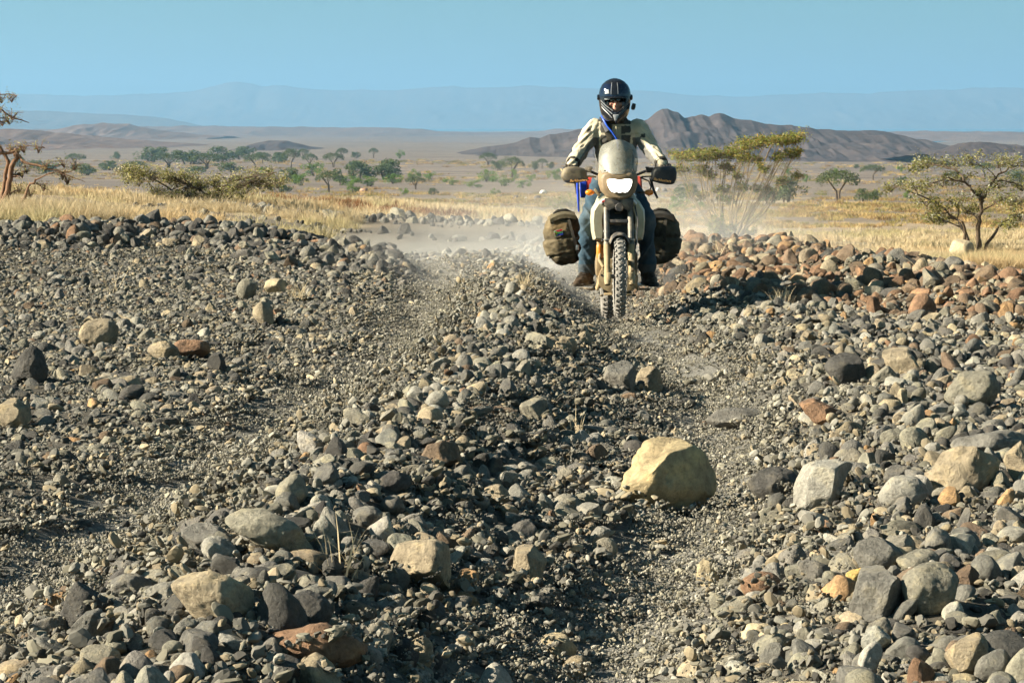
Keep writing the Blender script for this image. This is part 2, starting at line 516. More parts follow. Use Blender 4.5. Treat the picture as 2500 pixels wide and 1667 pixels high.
ridge('hill', [(-300, 250), (0, 253), (100, 256), (200, 260), (340, 266), (390, 273), (440, 284), (480, 292)],
      11000, 1400, 1800, M['hill_far'], -34, rough=2, step=4, seed=73, relief=.3, label='smooth blue hazy hill below the far mountains')
ridge('mountain', [(-500, 222), (-200, 218), (0, 214), (100, 218), (200, 221), (300, 217), (400, 213), (450, 208), (500, 196), (535, 189), (560, 187), (580, 191), (605, 198), (650, 197), (700, 204), (760, 208), (830, 206), (900, 208), (960, 204), (1040, 198), (1120, 203), (1200, 198), (1300, 200), (1400, 206), (1500, 210), (1600, 219), (1700, 222), (1800, 218), (1900, 213), (2000, 215), (2100, 208), (2200, 205), (2300, 202), (2400, 206), (2600, 212), (2900, 220)],
      19000, 2100, 1800, M['hill_far'], -40, rough=5, step=5, seed=83, relief=.25, label='pale blue mountain range on the horizon fading into the haze')

def lake_mat():
    t = NT('lake_water')
    c = t.coord('Object')
    n = t.noise(t.mapping(c, (.004, .012, .01)), 3, 5, .6)
    t.principled((.035, .11, .15), .25, 0, t.bump(n, .4, .5), .5)
    return t.m
lv, lf = [], []
lys = [3300, 5000, 9000, 14000, 20000, 28000]
for yy in lys:
    for uu in np.linspace(-1, 1, 9):
        lv.append((uu * yy, yy, -25.6))
for r in range(len(lys) - 1):
    for c in range(8):
        a = r * 9 + c
        lf.append((a, a + 1, a + 10, a + 9))
lake = link_mesh('lake', mesh_np('lake', lv, lf), lake_mat())
tagk(lake, 'calm blue lake beyond the plain', 'lake', kind='structure')

# pale scar on the long hill and the dry air over everything
def build_haze():
    t = NT('dry_air')
    v = t.n('ShaderNodeVolumePrincipled')
    v.inputs['Color'].default_value = (.25, .468, .68, 1)
    v.inputs['Density'].default_value = 1.05e-4
    v.inputs['Anisotropy'].default_value = 0.15
    t.l(v.outputs[0], t.out.inputs['Volume'])
    bm = bmesh.new()
    bmesh.ops.create_cube(bm, size=1.0)
    for q in bm.verts:
        q.co = Vector((q.co.x * 2 * 42000, -3000 + (q.co.y + .5) * 40000, -60 + (q.co.z + .5) * 700))
    me = bpy.data.meshes.new('haze'); bm.to_mesh(me); bm.free()
    o = link_mesh('haze', me, t.m)
    tagk(o, 'thin blue haze of dry desert air', 'haze', kind='stuff')
    return o
haze = build_haze()
# ------------------------------------------------------------------ stones
_ico = {}
def ico(sub):
    if sub not in _ico:
        bm = bmesh.new()
        bmesh.ops.create_icosphere(bm, subdivisions=sub, radius=1.0)
        bm.verts.ensure_lookup_table()
        v = np.array([q.co[:] for q in bm.verts])
        f = np.array([[q.index for q in p.verts] for p in bm.faces])
        e = np.array([[q.index for q in p.verts] for p in bm.edges])
        bm.free()
        _ico[sub] = (v, f, e)
    return _ico[sub]

def rock_shape(seed, sub, kind):
    """kind: rounded, angular, flat, pointed, slab"""
    g = np.random.default_rng(seed)
    v, f, e = ico(sub)
    v = v.copy()
    ncut = {'rounded': 9, 'angular': 12, 'flat': 9, 'pointed': 9, 'slab': 9}[kind]
    lo, hi = {'rounded': (.66, .90), 'angular': (.50, .80), 'flat': (.6, .9), 'pointed': (.55, .85), 'slab': (.55, .9)}[kind]
    for k in range(ncut):
        n = g.normal(size=3); n /= np.linalg.norm(n)
        o = g.uniform(lo, hi)
        dd = v @ n - o
        v -= np.outer(np.maximum(dd, 0) * (.98 if kind != 'rounded' else .94), n)
    dims = {'rounded': (1, g.uniform(.75, .95), g.uniform(.62, .82)), 'angular': (1, g.uniform(.7, .95), g.uniform(.6, .85)),
            'flat': (1, g.uniform(.7, .9), g.uniform(.34, .48)), 'pointed': (.9, .8, .92), 'slab': (1, g.uniform(.5, .7), g.uniform(.36, .5))}[kind]
    v *= dims
    if kind == 'pointed':
        t = np.clip((v[:, 2] + 1) / 2, 0, 1)
        v[:, :2] *= (1.12 - .50 * t)[:, None]
        v[:, 0] += .18 * t
    # soften the cuts
    nb = np.zeros((len(v), 3)); cnt = np.zeros(len(v))
    for it in range({'rounded': 2, 'angular': 0, 'flat': 1, 'pointed': 1, 'slab': 0}[kind] + (sub - 3) * 2):
        nb[:] = 0; cnt[:] = 0
        np.add.at(nb, e[:, 0], v[e[:, 1]]); np.add.at(nb, e[:, 1], v[e[:, 0]])
        np.add.at(cnt, e[:, 0], 1); np.add.at(cnt, e[:, 1], 1)
        v = v * .55 + .45 * nb / cnt[:, None]
    r = np.linalg.norm(v, axis=1, keepdims=True)
    n = v / np.maximum(r, 1e-6)
    a = {'rounded': .035, 'angular': .05, 'flat': .045, 'pointed': .05, 'slab': .05}[kind]
    s = seed * 7.13
    d = a * fbm(v[:, 0] * 1.7 + s, v[:, 1] * 1.7, v[:, 2] * 1.7, oct=3, seed=seed % 1000)
    if sub >= 4:
        d = d + .022 * fbm(v[:, 0] * 6 + s, v[:, 1] * 6, v[:, 2] * 6, oct=2, seed=seed % 1000 + 5)
    if sub >= 5:
        pit = fbm(v[:, 0] * 11 + s, v[:, 1] * 11, v[:, 2] * 11, oct=3, seed=seed % 1000 + 9)
        d = d + .014 * pit - .03 * smooth01((pit - .55) / .3)
    v = v + n * d[:, None]
    v /= np.abs(v[:, 0]).max()
    return v, f

def rock_mat(name, source):
    t = NT(name)
    c = t.coord('Object')
    if source == 'object':
        oi = t.n('ShaderNodeObjectInfo')
        colr, rnd = oi.outputs['Color'], oi.outputs['Random']
    else:
        colr = t.attr('tint', 'INSTANCER').outputs['Color']
        rnd = t.n('ShaderNodeObjectInfo').outputs['Random']
    off = t.n('ShaderNodeVectorMath', operation='ADD')
    comb = t.n('ShaderNodeCombineXYZ')
    t.l(t.math('MULTIPLY', rnd, 37.0), comb.inputs[0]); t.l(t.math('MULTIPLY', rnd, 91.0), comb.inputs[1])
    t.l(c, off.inputs[0]); t.l(comb.outputs[0], off.inputs[1])
    p = off.outputs[0]
    n1 = t.noise(p, 1.3, 5, .6)
    n2 = t.noise(p, 7.0, 7, .72)
    a = t.mix(1.0, colr, t.ramp(n1, [(.30, (.58, .57, .56)), (.52, (.95, .95, .94)), (.72, (1.35, 1.27, 1.08))]), 'MULTIPLY')
    a = t.mix(1.0, a, t.ramp(n2, [(.28, .55), (.5, 1.0), (.74, 1.35)]), 'MULTIPLY')
    h = t.math('ADD', n2, t.math('MULTIPLY', n1, .7))
    t.principled(a, .88, 0, t.bump(h, .6, .07), .25)
    return t.m
M['rock'] = rock_mat('weathered_stone', 'object')
M['rock_i'] = rock_mat('weathered_stone_rubble', 'inst')

PAL = {'grey': (.19, .176, .146), 'dark grey': (.088, .081, .069), 'pale grey': (.33, .306, .25), 'tan': (.34, .275, .18), 'olive grey': (.26, .236, .175),
       'brown': (.19, .135, .088), 'rust brown': (.26, .155, .09), 'orange brown': (.38, .235, .115), 'pale tan': (.46, .375, .235), 'yellow': (.56, .39, .13), 'ochre': (.43, .335, .185)}

def ground_hit(px, py):
    ds = np.concatenate([np.arange(6, 45, .02), np.arange(45, 140, .1)])
    x = (px - 1250) * ds / FPX
    zr = EYE - (py - HROW) * ds / FPX
    zg = height(x, ds)
    k = np.argmax(zr <= zg)
    return float(x[k]), float(ds[k]), float(zg[k])

KINDS = ['rounded', 'angular', 'flat', 'pointed', 'slab']
proto_col = bpy.data.collections.new('stone_shapes')
stone_meshes = []          # (mesh, kind) for single stones
for i in range(14):
    k = ['rounded', 'angular', 'angular', 'flat', 'angular', 'pointed', 'slab'][i % 7]
    v, f = rock_shape(100 + i, 4, k)
    me = mesh_np('stone', v, f); me.materials.append(M['rock'])
    stone_meshes.append((me, k))
rub_kinds = []
for i in range(14):
    k = ['angular', 'rounded', 'angular', 'flat', 'angular', 'pointed', 'slab'][i % 7]
    v, f = rock_shape(300 + i, 3, k)
    me = mesh_np('rubble_stone', v, f, smooth=(k in ('rounded', 'flat'))); me.materials.append(M['rock_i'])
    o = bpy.data.objects.new('rubble_stone_%02d' % i, me)
    proto_col.objects.link(o)
    rub_kinds.append(k)

# hand-set boulders: column, base row, width, height in the 2352-px view; kind; colour; yaw; tilt; label
BOULDERS = [
 (1540, 1200, 232, 168, 'angular', 'ochre', 20, 14, 'huge pale yellow boulder with a dark cleft standing alone beside the ridden wheel track'),
 (1900, 1188, 145, 118, 'angular', 'pale grey', 50, -12, 'fractured pale grey block leaning beside the dark undercut slab'),
 (1785, 1165, 130, 82, 'slab', 'dark grey', 5, 6, 'dark undercut slab wedged against the fractured pale block'),
 (2225, 1145, 172, 108, 'angular', 'tan', -10, -16, 'big tan block with a rough black underside on the tan rubble'),
 (2342, 1125, 70, 100, 'angular', 'tan', 30, 5, 'angular tan block cut by the picture edge near the big tan block'),
 (2290, 1062, 190, 62, 'slab', 'grey', 12, 0, 'long low grey boulder lying behind the big tan block'),
 (2240, 950, 128, 88, 'rounded', 'olive grey', 0, -14, 'large egg-shaped boulder, half lit and half in shadow, below the reddish rubble bank'),
 (1945, 893, 96, 70, 'rounded', 'dark grey', 25, 0, 'dark rounded boulder with a pale lit edge among three boulders above the bedrock hump'),
 (2076, 868, 92, 62, 'angular', 'tan', 60, 10, 'two-toned tan boulder with a black shadowed half, behind the dark rounded boulder'),
 (2034, 892, 62, 50, 'pointed', 'olive grey', 15, 0, 'small upright stone leaning between the dark boulder and the two-toned boulder'),
 (1425, 908, 78, 70, 'angular', 'grey', 75, 0, 'squarish grey boulder at the edge of the crest beside the ridden wheel track'),
 (1492, 908, 66, 60, 'pointed', 'tan', 10, -6, 'smooth tan upright stone touching the squarish grey boulder'),
 (1700, 992, 150, 44, 'flat', 'grey', 8, 4, 'half-buried dark hump of rock in the gravel of the ridden wheel track'),
 (1560, 945, 80, 26, 'flat', 'dark grey', 0, 0, 'thin dark slab lying flat in the ridden wheel track'),
 (1890, 985, 100, 58, 'angular', 'rust brown', 40, 8, 'broken rust brown rock with orange faces beside the ridden wheel track'),
 (960, 1372, 150, 118, 'angular', 'tan', 30, 10, 'big brownish block with a flat top in the rubble near the dry twig tuft'),
 (480, 1440, 190, 112, 'rounded', 'tan', 20, 12, 'big smooth yellowish boulder with a dry tuft growing at its edge'),
 (612, 1290, 205, 98, 'slab', 'olive grey', 14, 18, 'long tilted olive slab overhanging a black gap'),
 (470, 1292, 122, 72, 'flat', 'grey', 24, 10, 'grey wedge-shaped slab beside the long tilted slab'),
 (505, 1312, 90, 70, 'flat', 'pale grey', 40, 14, 'pale grey slab with an orange chip below the long tilted slab'),
 (295, 1395, 104, 66, 'rounded', 'grey', 60, 0, 'smooth grey dome-shaped boulder in the gravel of the empty wheel track'),
 (725, 1560, 230, 100, 'flat', 'rust brown', 10, 6, 'broad rust brown boulder low at the bottom edge of the picture'),
 (2020, 1440, 138, 118, 'angular', 'grey', 10, 6, 'large grey boulder leaning against its rounder tan-grey neighbour'),
 (2142, 1428, 138, 112, 'rounded', 'olive grey', 40, -10, 'large rounded tan-grey boulder with a flat cut face'),
 (2025, 1330, 120, 84, 'rounded', 'grey', 15, 0, 'big grey dome of rock behind the two large leaning boulders'),
 (2118, 1335, 110, 56, 'flat', 'olive grey', 30, 4, 'low flat grey-brown boulder beside the big grey dome'),
 (2082, 1185, 118, 78, 'rounded', 'pale grey', 0, 0, 'smooth pale grey boulder between the fractured block and the big tan block'),
 (1752, 1384, 96, 62, 'rounded', 'rust brown', 25, -8, 'rusty orange-brown rounded stone beside the pale upright stone'),
 (1627, 1358, 52, 68, 'pointed', 'pale tan', 0, 0, 'pale upright cone-shaped stone standing in the gravel'),
 (1706, 1418, 60, 44, 'rounded', 'olive grey', 80, 0, 'small egg-shaped stone in front of the rusty rounded stone'),
 (1975, 1352, 62, 40, 'rounded', 'yellow', 10, 0, 'bright yellow ochre stone poking out behind the large grey boulder'),
 (1282, 1532, 88, 66, 'rounded', 'pale tan', 15, 0, 'pale heart-shaped stone alone on the gravel near the bottom edge'),
 (1325, 1566, 66, 50, 'rounded', 'tan', 35, 0, 'tan stone touching the pale heart-shaped stone'),
 (2232, 1562, 112, 98, 'angular', 'tan', 60, 12, 'big tan angular boulder near the bottom corner'),
 (62, 892, 84, 90, 'pointed', 'dark grey', 20, 6, 'dark pointed boulder standing up from the stony flat'),
 (222, 802, 88, 64, 'rounded', 'tan', 50, 0, 'round boulder with a tan face and a black side on the stony flat'),
 (24, 992, 78, 66, 'angular', 'tan', 12, 8, 'tan block with a dark undercut at the picture edge'),
 (372, 832, 74, 44, 'flat', 'tan', 10, 12, 'tan flat stone propped up like a little roof'),
 (432, 832, 92, 46, 'slab', 'rust brown', 5, -4, 'brown oblong slab beside the propped flat stone'),
 (497, 862, 44, 46, 'angular', 'dark grey', 70, 0, 'dark angular stone below the brown oblong slab'),
 (565, 694, 48, 48, 'rounded', 'olive grey', 0, 0, 'upright rounded boulder of the two standing on the stony flat'),
 (630, 682, 50, 40, 'angular', 'pale tan', 30, 10, 'pale angular boulder of the two standing on the stony flat'),
 (602, 752, 52, 54, 'pointed', 'tan', 80, -6, 'peaked tan stone below the two standing boulders'),
 (1295, 822, 62, 44, 'rounded', 'tan', 10, 0, 'smooth tan boulder in the line of three on the crest below the motorcycle'),
 (1344, 815, 48, 48, 'pointed', 'tan', 45, -14, 'tilted tan stone with a sharp corner in the line of three below the motorcycle'),
 (1238, 824, 76, 56, 'angular', 'olive grey', 20, 8, 'greenish grey boulder in the line of three on the crest below the motorcycle'),
 (1228, 985, 72, 64, 'angular', 'olive grey', 15, 4, 'dark-faced boulder half-way down the shaded side of the crest'),
 (1120, 968, 140, 26, 'slab', 'brown', 4, 3, 'thin brown slab bridging a black gap on the crest'),
 (2212, 610, 56, 56, 'rounded', 'pale tan', 10, -10, 'tall pale stone standing on top of the reddish rubble bank below the thorny acacia'),
 (350, 524, 42, 40, 'pointed', 'dark grey', 0, 0, 'dark peaked stone topping the dark rubble bank below the dry grass'),
 (188, 552, 40, 34, 'rounded', 'grey', 0, 0, 'grey rounded stone on top of the dark rubble bank'),
 (1216, 1362, 82, 92, 'angular', 'tan', 65, 16, 'tall two-toned tan stone leaning over a small flat stone'),
 (1075, 1362, 50, 46, 'angular', 'orange brown', 20, 0, 'small bright orange-tan stone beside the big brownish block'),
 (1222, 1424, 92, 50, 'slab', 'dark grey', -20, -14, 'dark tilted slab lying in shadow below the leaning tan stone'),
 (188, 1462, 122, 108, 'pointed', 'dark grey', 30, 0, 'dark pyramid-shaped boulder in the corner beside the empty track'),
 (212, 1476, 100, 62, 'angular', 'grey', 75, 6, 'grey block leaning on the dark pyramid-shaped boulder'),
 (842, 1220, 72, 50, 'rounded', 'grey', 0, 0, 'grey rounded stone sitting above the long tilted slab'),
 (825, 1452, 80, 60, 'rounded', 'brown', 25, 0, 'brown rounded stone below the big brownish block'),
 (1140, 1165, 70, 44, 'rounded', 'tan', 5, 0, 'tan dome-shaped stone at the shaded foot of the crest'),
 (1010, 1085, 96, 62, 'angular', 'brown', 35, 5, 'brown block with a rough shaded face on the crest'),
 (700, 1460, 120, 86, 'rounded', 'dark grey', 35, 0, 'large dark round boulder above the broad rust brown one'),
]
boulder_xy = []
gb = 'boulders strewn over the track'
for i, (bx, by, bw, bh, kind, cname, yaw, tilt, label) in enumerate(BOULDERS):
    x, d, zg = ground_hit(bx * 1.063, (by - bh * .10) * 1.063)
    w = bw * 1.063 * d / FPX; h = bh * 1.063 * d / FPX
    v, f = rock_shape(5000 + i * 3, 5 if bw > 60 else 4, kind)
    rm = (Euler((R(tilt * .4), R(tilt), R(yaw))).to_matrix())
    v = v @ np.array(rm).T
    if kind == 'angular':
        gq = np.random.default_rng(8000 + i)
        for n_, o_ in (((.93, -.34, .10), .62), ((-.25, -.15, .95), .60), ((-.40, -.90, .12), .58), ((-.85, .1, .45), .70)):
            n_ = np.array(n_) + gq.normal(0, .13, 3); n_ /= np.linalg.norm(n_)
            dd = v @ n_ - o_ * gq.uniform(.92, 1.12) * np.abs(v @ n_).max() / .85
            v -= np.outer(np.maximum(dd, 0) * .97, n_)
        v += .012 * np.stack([fbm(v[:, 0] * 5 + q * 9, v[:, 1] * 5, v[:, 2] * 5, oct=3, seed=600 + i) for q in range(3)], 1)
    ext = v.max(0) - v.min(0)
    sx = w / ext[0]; sz = h * 1.12 / ext[2]
    v = (v - (v.max(0) + v.min(0)) / 2) * (sx, (sx + sz) / 2, sz)
    zmin = v[:, 2].min()
    v[:, 2] -= zmin
    me = mesh_np('boulder', v / (w * .5), f)
    me.materials.append(M['rock'])
    o = link_mesh('boulder', me, None, None, (x, d + w * .35, hz(x, d + w * .35) - h * .15))
    o.scale = (w * .5,) * 3
    j = np.array(PAL[cname]) * rng.uniform(.92, 1.08)
    o.color = (*j, 1)
    tagk(o, label, 'boulder', gb)
    boulder_xy.append((x, d + w * .35, max(w * .5, .03)))

# random stones -------------------------------------------------------------
def zone_of(x, y):
    """0 crest, 1 empty track, 2 ridden track, 3 stony flat, 4 dark bank, 5 reddish bank, 6 tan rubble"""
    rx = np.interp(y, RR_Y, RR_X); lx = np.interp(y, LR_Y, LR_X); cx = np.interp(y, CR_Y, CR_X)
    z = np.full(len(x), 3)
    z[(x > lx) & (x < rx)] = 0
    z[x >= rx] = 6
    z[np.abs(x - lx) < .34] = 1
    z[np.abs(x - rx) < .34] = 2
    d, _, _ = poly_dist(x, y, RBERM); z[(d < 1.9) & (x > rx + .4)] = 5
    d, _, _ = poly_dist(x, y, LBERM); z[(d < 1.6) & (x < lx - .3)] = 4
    return z

def scatter(n, y0, y1):
    y = y0 + (y1 - y0) * rng.random(n * 2)
    w = .27 * y + 1.2
    keep = rng.random(n * 2) < w / w.max()
    y = y[keep][:n]; w = w[keep][:n]
    x = (rng.random(len(y)) * 2 - 1) * w
    return x, y

sx_, sy_ = scatter(135000, 5.6, 37.0)
zn = zone_of(sx_, sy_)
dr, drr, drl = rut_dist(sx_, sy_)
patch = fbm(sx_ * .55, sy_ * .45, oct=3, seed=201)
gc = grass_cover(sx_, sy_)
dens = np.interp(dr, [0, .20, .36, .56], [.05, .09, .6, 1.0])
dens = dens * np.where(np.isin(zn, [3]), np.interp(patch, [-.5, .1], [.45, 1.0]), 1)
# bare gravel patches
def gap(x0, y0, rx, ry, k):
    global dens
    dens = dens * (1 - k * np.exp(-(((sx_ - x0) / rx) ** 2 + ((sy_ - y0) / ry) ** 2)))
gap(.55, 8.0, .5, 1.0, .6); gap(1.2, 15, .5, 2.6, .7); gap(-1.65, 11.5, .5, 3.0, .6); gap(-3.0, 13.5, 1.0, 1.6, .5); gap(1.9, 7.6, .35, .8, .55)
gap(1.0, 19.2, .5, 1.0, .55); gap(-2.6, 10.5, .8, 1.2, .5); gap(1.55, 9.3, .5, .5, .4)
dens = dens * (1 - .93 * gc)
keep = rng.random(len(sx_)) < dens
sx_, sy_, zn, patch = sx_[keep], sy_[keep], zn[keep], patch[keep]
ns = len(sx_)
dia = np.exp(rng.normal(np.log(.052), .47, ns))
dia *= np.select([zn == 5, zn == 6, zn == 4, zn == 1, zn == 2, zn == 0], [1.45, 1.12, 1.65, .8, .8, 1.0], .95)
dia *= np.interp(sy_, [6, 9, 13], [1.22, 1.14, 1.0])
dia = np.clip(dia, .026, np.where(np.isin(zn, [4, 5]), .21, np.interp(sy_, [7, 12], [.17, .14])))
# keep stones from sinking into each other: largest first
order = np.argsort(-dia)
cell = {}
ok = np.zeros(ns, bool)
cs_ = .28
for (bx, by, br) in boulder_xy:
    cell.setdefault((int(bx // cs_), int(by // cs_)), []).append((bx, by, br * 1.5))
xs_l, ys_l, ds_l, zn_l = sx_.tolist(), sy_.tolist(), dia.tolist(), zn.tolist()
for i in order.tolist():
    x, y, r = xs_l[i], ys_l[i], ds_l[i] * .5
    tight = .52 if zn_l[i] in (0, 4, 5, 6) else .60
    cx, cyy = int(x // cs_), int(y // cs_)
    good = True
    for a in (-1, 0, 1):
        for b in (-1, 0, 1):
            for (qx, qy, qr) in cell.get((cx + a, cyy + b), ()):
                if (qx - x) ** 2 + (qy - y) ** 2 < ((qr + r) * tight) ** 2:
                    good = False; break
            if not good: break
        if not good: break
    if good:
        ok[i] = True
        cell.setdefault((cx, cyy), []).append((x, y, r))
sx_, sy_, zn, dia = sx_[ok], sy_[ok], zn[ok], dia[ok]
ns = len(sx_)
szz = height(sx_, sy_)
kidx = rng.integers(0, 14, ns)
cnames = list(PAL)[:10]
wts = {0: [.34, .13, .25, .08, .16, .03, .005, .005, 0, 0], 1: [.30, .10, .30, .10, .15, .03, .01, .01, 0, 0], 2: [.25, .06, .38, .12, .14, .03, .01, .01, 0, 0],
       3: [.36, .20, .10, .07, .21, .05, .005, .005, 0, 0], 4: [.30, .38, .03, .06, .12, .09, .015, .005, 0, 0], 5: [.06, .05, .01, .15, .12, .30, .25, .05, .01, 0],
       6: [.27, .13, .20, .13, .19, .04, .01, .01, .02, 0]}
cidx = np.array([rng.choice(10, p=np.array(wts[int(z)]) / sum(wts[int(z)])) for z in zn])
tintv = np.array([PAL[cnames[c]] for c in cidx]) * rng.uniform(.72, 1.28, (ns, 1)) * rng.uniform(.985, 1.015, (ns, 3))
rot = np.stack([rng.normal(0, .45, ns), rng.normal(0, .45, ns), rng.random(ns) * 6.283], 1)
scl = dia[:, None] * .5 * rng.uniform(.8, 1.2, (ns, 3))
lift = np.where(np.isin(zn, [0, 4, 5, 6]), rng.uniform(-.25, .62, ns), rng.uniform(-.4, .25, ns))
pz = szz + scl[:, 2] * lift
# the stones that show largest are things of their own
app = dia * FPX / sy_
u = (sx_ * FPX / sy_ + 1250); vrow = HROW + (EYE - pz) * FPX / sy_
inside = (u > 12) & (u < 2488) & (vrow > 480) & (vrow < 1650)
N_SINGLE = 300 - len(BOULDERS)
cand = np.argsort(-np.where(inside, app, 0))[:N_SINGLE]
single = np.zeros(ns, bool); single[cand] = True
ZPLACE = {0: ('on the gravel crest', 'the huge pale boulder'), 1: ('in the empty wheel track', 'the grey dome-shaped boulder'), 2: ('in the ridden wheel track', 'the half-buried hump'),
          3: ('on the stony flat', 'the dark pointed boulder'), 4: ('on the dark bank', 'the dark peaked stone'), 5: ('on the reddish bank', 'the tall pale stone'), 6: ('in the tan rubble', 'the big tan block')}
ZREF = {0: 0, 1: 20, 2: 12, 3: 34, 4: 49, 5: 48, 6: 3}
ORD = 'first second third fourth fifth sixth seventh eighth ninth tenth eleventh twelfth thirteenth fourteenth fifteenth sixteenth seventeenth eighteenth nineteenth twentieth'.split()
ORD += ['twenty-' + w for w in ORD[:9]] + ['thirtieth'] + ['thirty-' + w for w in ORD[:9]] + ['fortieth'] + ['forty-' + w for w in ORD[:9]]
groups_ = {}
for i in cand.tolist():
    me, kind = stone_meshes[int(kidx[i])]
    o = link_mesh('stone', me, None, None, (float(sx_[i]), float(sy_[i]), float(pz[i])))
    o.rotation_euler = rot[i].tolist()
    o.scale = scl[i].tolist()
    o.color = (*tintv[i].tolist(), 1)
    o['category'] = 'stone'
    o['group'] = 'loose stones of the rubble'
    groups_.setdefault((cnames[cidx[i]], kind, int(zn[i])), []).append((i, o))
for (cname, kind, z), lst in groups_.items():
    place, ref = ZPLACE[z]
    rx, ry, _ = boulder_xy[ZREF[z]]
    lst.sort(key=lambda q: (sx_[q[0]] - rx) ** 2 + (sy_[q[0]] - ry) ** 2)
    for k, (i, o) in enumerate(lst):
        shape = {'slab': 'oblong', 'pointed': 'peaked'}.get(kind, kind)
        if len(lst) == 1:
            o['label'] = 'the only %s %s stone %s' % (cname, shape, place)
        else:
            o['label'] = '%s %s stone %s, %s out from %s' % (cname, shape, place, ORD[k], ref)

def gn_instancer(name, coll):
    ng = bpy.data.node_groups.new(name, 'GeometryNodeTree')
    ng.interface.new_socket('Geometry', in_out='INPUT', socket_type='NodeSocketGeometry')
    ng.interface.new_socket('Geometry', in_out='OUTPUT', socket_type='NodeSocketGeometry')
    gi = ng.nodes.new('NodeGroupInput'); go = ng.nodes.new('NodeGroupOutput')
    ci = ng.nodes.new('GeometryNodeCollectionInfo')
    ci.inputs['Collection'].default_value = coll
    ci.inputs['Separate Children'].default_value = True
    ci.inputs['Reset Children'].default_value = True
    ip = ng.nodes.new('GeometryNodeInstanceOnPoints')
    ip.inputs['Pick Instance'].default_value = True
    def na(nm, typ):
        a = ng.nodes.new('GeometryNodeInputNamedAttribute'); a.data_type = typ
        a.inputs['Name'].default_value = nm
        return a.outputs['Attribute']
    e2r = ng.nodes.new('FunctionNodeEulerToRotation')
    L = ng.links.new
    L(gi.outputs[0], ip.inputs['Points']); L(ci.outputs[0], ip.inputs['Instance'])
    L(na('idx', 'INT'), ip.inputs['Instance Index'])
    L(na('rot', 'FLOAT_VECTOR'), e2r.inputs[0]); L(e2r.outputs[0], ip.inputs['Rotation'])
    L(na('scl', 'FLOAT_VECTOR'), ip.inputs['Scale'])
    L(ip.outputs[0], go.inputs[0])
    return ng

def instanced(name, pts, rot, scl, idx, coll, tint=None):
    me = bpy.data.meshes.new(name)
    me.vertices.add(len(pts))
    me.vertices.foreach_set('co', np.asarray(pts, np.float32).ravel())
    for nm, dat, typ, key in (('rot', rot, 'FLOAT_VECTOR', 'vector'), ('scl', scl, 'FLOAT_VECTOR', 'vector')):
        a = me.attributes.new(nm, typ, 'POINT'); a.data.foreach_set(key, np.asarray(dat, np.float32).ravel())
    a = me.attributes.new('idx', 'INT', 'POINT'); a.data.foreach_set('value', np.asarray(idx, np.int32))
    if tint is not None:
        a = me.attributes.new('tint', 'FLOAT_COLOR', 'POINT')
        a.data.foreach_set('color', np.concatenate([tint, np.ones((len(tint), 1))], 1).astype(np.float32).ravel())
    o = bpy.data.objects.new(name, me)
    col.objects.link(o)
    md = o.modifiers.new('scatter', 'NODES')
    md.node_group = gn_instancer(name, coll)
    return o

rest = ~single
# coarse rubble along the far road edge
fx_ = rng.uniform(-9, 3.5, 9000); fy_ = rng.uniform(37, 63, 9000)
fd, _, _ = poly_dist(fx_, fy_, [(-7, 60), (-3.8, 56), (0.5, 54), (2, 55)])
fr_, _, _ = rut_dist(fx_, fy_)
keep = (rng.random(9000) < np.exp(-(fd / 1.5) ** 2) + .28 * np.exp(-((fr_ - 1.5) / .5) ** 2)) & (grass_cover(fx_, fy_) < .5)
fx_, fy_ = fx_[keep], fy_[keep]
nf_ = len(fx_)
fdia = np.clip(np.exp(rng.normal(np.log(.11), .45, nf_)), .05, .35)
ftint = np.array([PAL[c] for c in ('grey', 'dark grey', 'dark grey', 'olive grey', 'grey')])[rng.integers(0, 5, nf_)] * rng.uniform(.7, 1.3, (nf_, 1))
rub = instanced('rubble', np.concatenate([np.stack([sx_, sy_, pz], 1)[rest], np.stack([fx_, fy_, height(fx_, fy_) + fdia * .15], 1)]),
                np.concatenate([rot[rest], rng.normal(0, 1.5, (nf_, 3))]), np.concatenate([scl[rest], np.repeat(fdia[:, None] * .5, 3, 1)]),
                np.concatenate([kidx[rest], rng.integers(0, 14, nf_)]), proto_col, np.concatenate([tintv[rest], ftint]))
tagk(rub, 'loose grey and tan stones covering the ground on both sides of the track', 'rubble', kind='stuff')

# gravel: patches of small pebbles
peb_col = bpy.data.collections.new('gravel_patches')
def chip_patch(k, n, med, sig, radius, sub, names):
    V, F, C = [], [], []
    off = 0
    for j in range(n):
        a, rr = rng.random() * 6.283, radius * math.sqrt(rng.random())
        s = min(.03, np.exp(rng.normal(np.log(med), sig)))
        if sub == 1:
            v = ico(1)[0] * rng.uniform(.55, 1.25, (12, 1)); f = ico(1)[1]
        else:
            v, f = rock_shape(int(rng.integers(10, 90000)), 2, 'angular' if rng.random() < .7 else 'flat')
        v = v * s * rng.uniform(.65, 1.35, 3) * (1, 1, .85)
        m = np.array(Euler((rng.normal(0, .5), rng.normal(0, .5), a * 5)).to_matrix())
        v = v @ m.T + (rr * math.cos(a), rr * math.sin(a), s * rng.uniform(-.1, .45))
        V.append(v); F.append(f + off); off += len(v)
        C.append(np.repeat(np.array(PAL[names[int(rng.integers(0, len(names)))]])[None] * rng.uniform(.7, 1.25), len(v), 0))
    me = mesh_np('gravel_patch', np.concatenate(V), np.concatenate(F), smooth=False)
    cat = me.color_attributes.new('peb', 'FLOAT_COLOR', 'POINT')
    pk = np.concatenate(C)
    cat.data.foreach_set('color', np.concatenate([pk, np.ones((len(pk), 1))], 1).astype(np.float32).ravel())
    peb_col.objects.link(bpy.data.objects.new('gravel_patch_%02d' % k, me))
for k in range(6): chip_patch(k, 190, .0036, .55, .16, 1, ('grey', 'pale grey', 'olive grey', 'grey', 'olive grey', 'grey'))
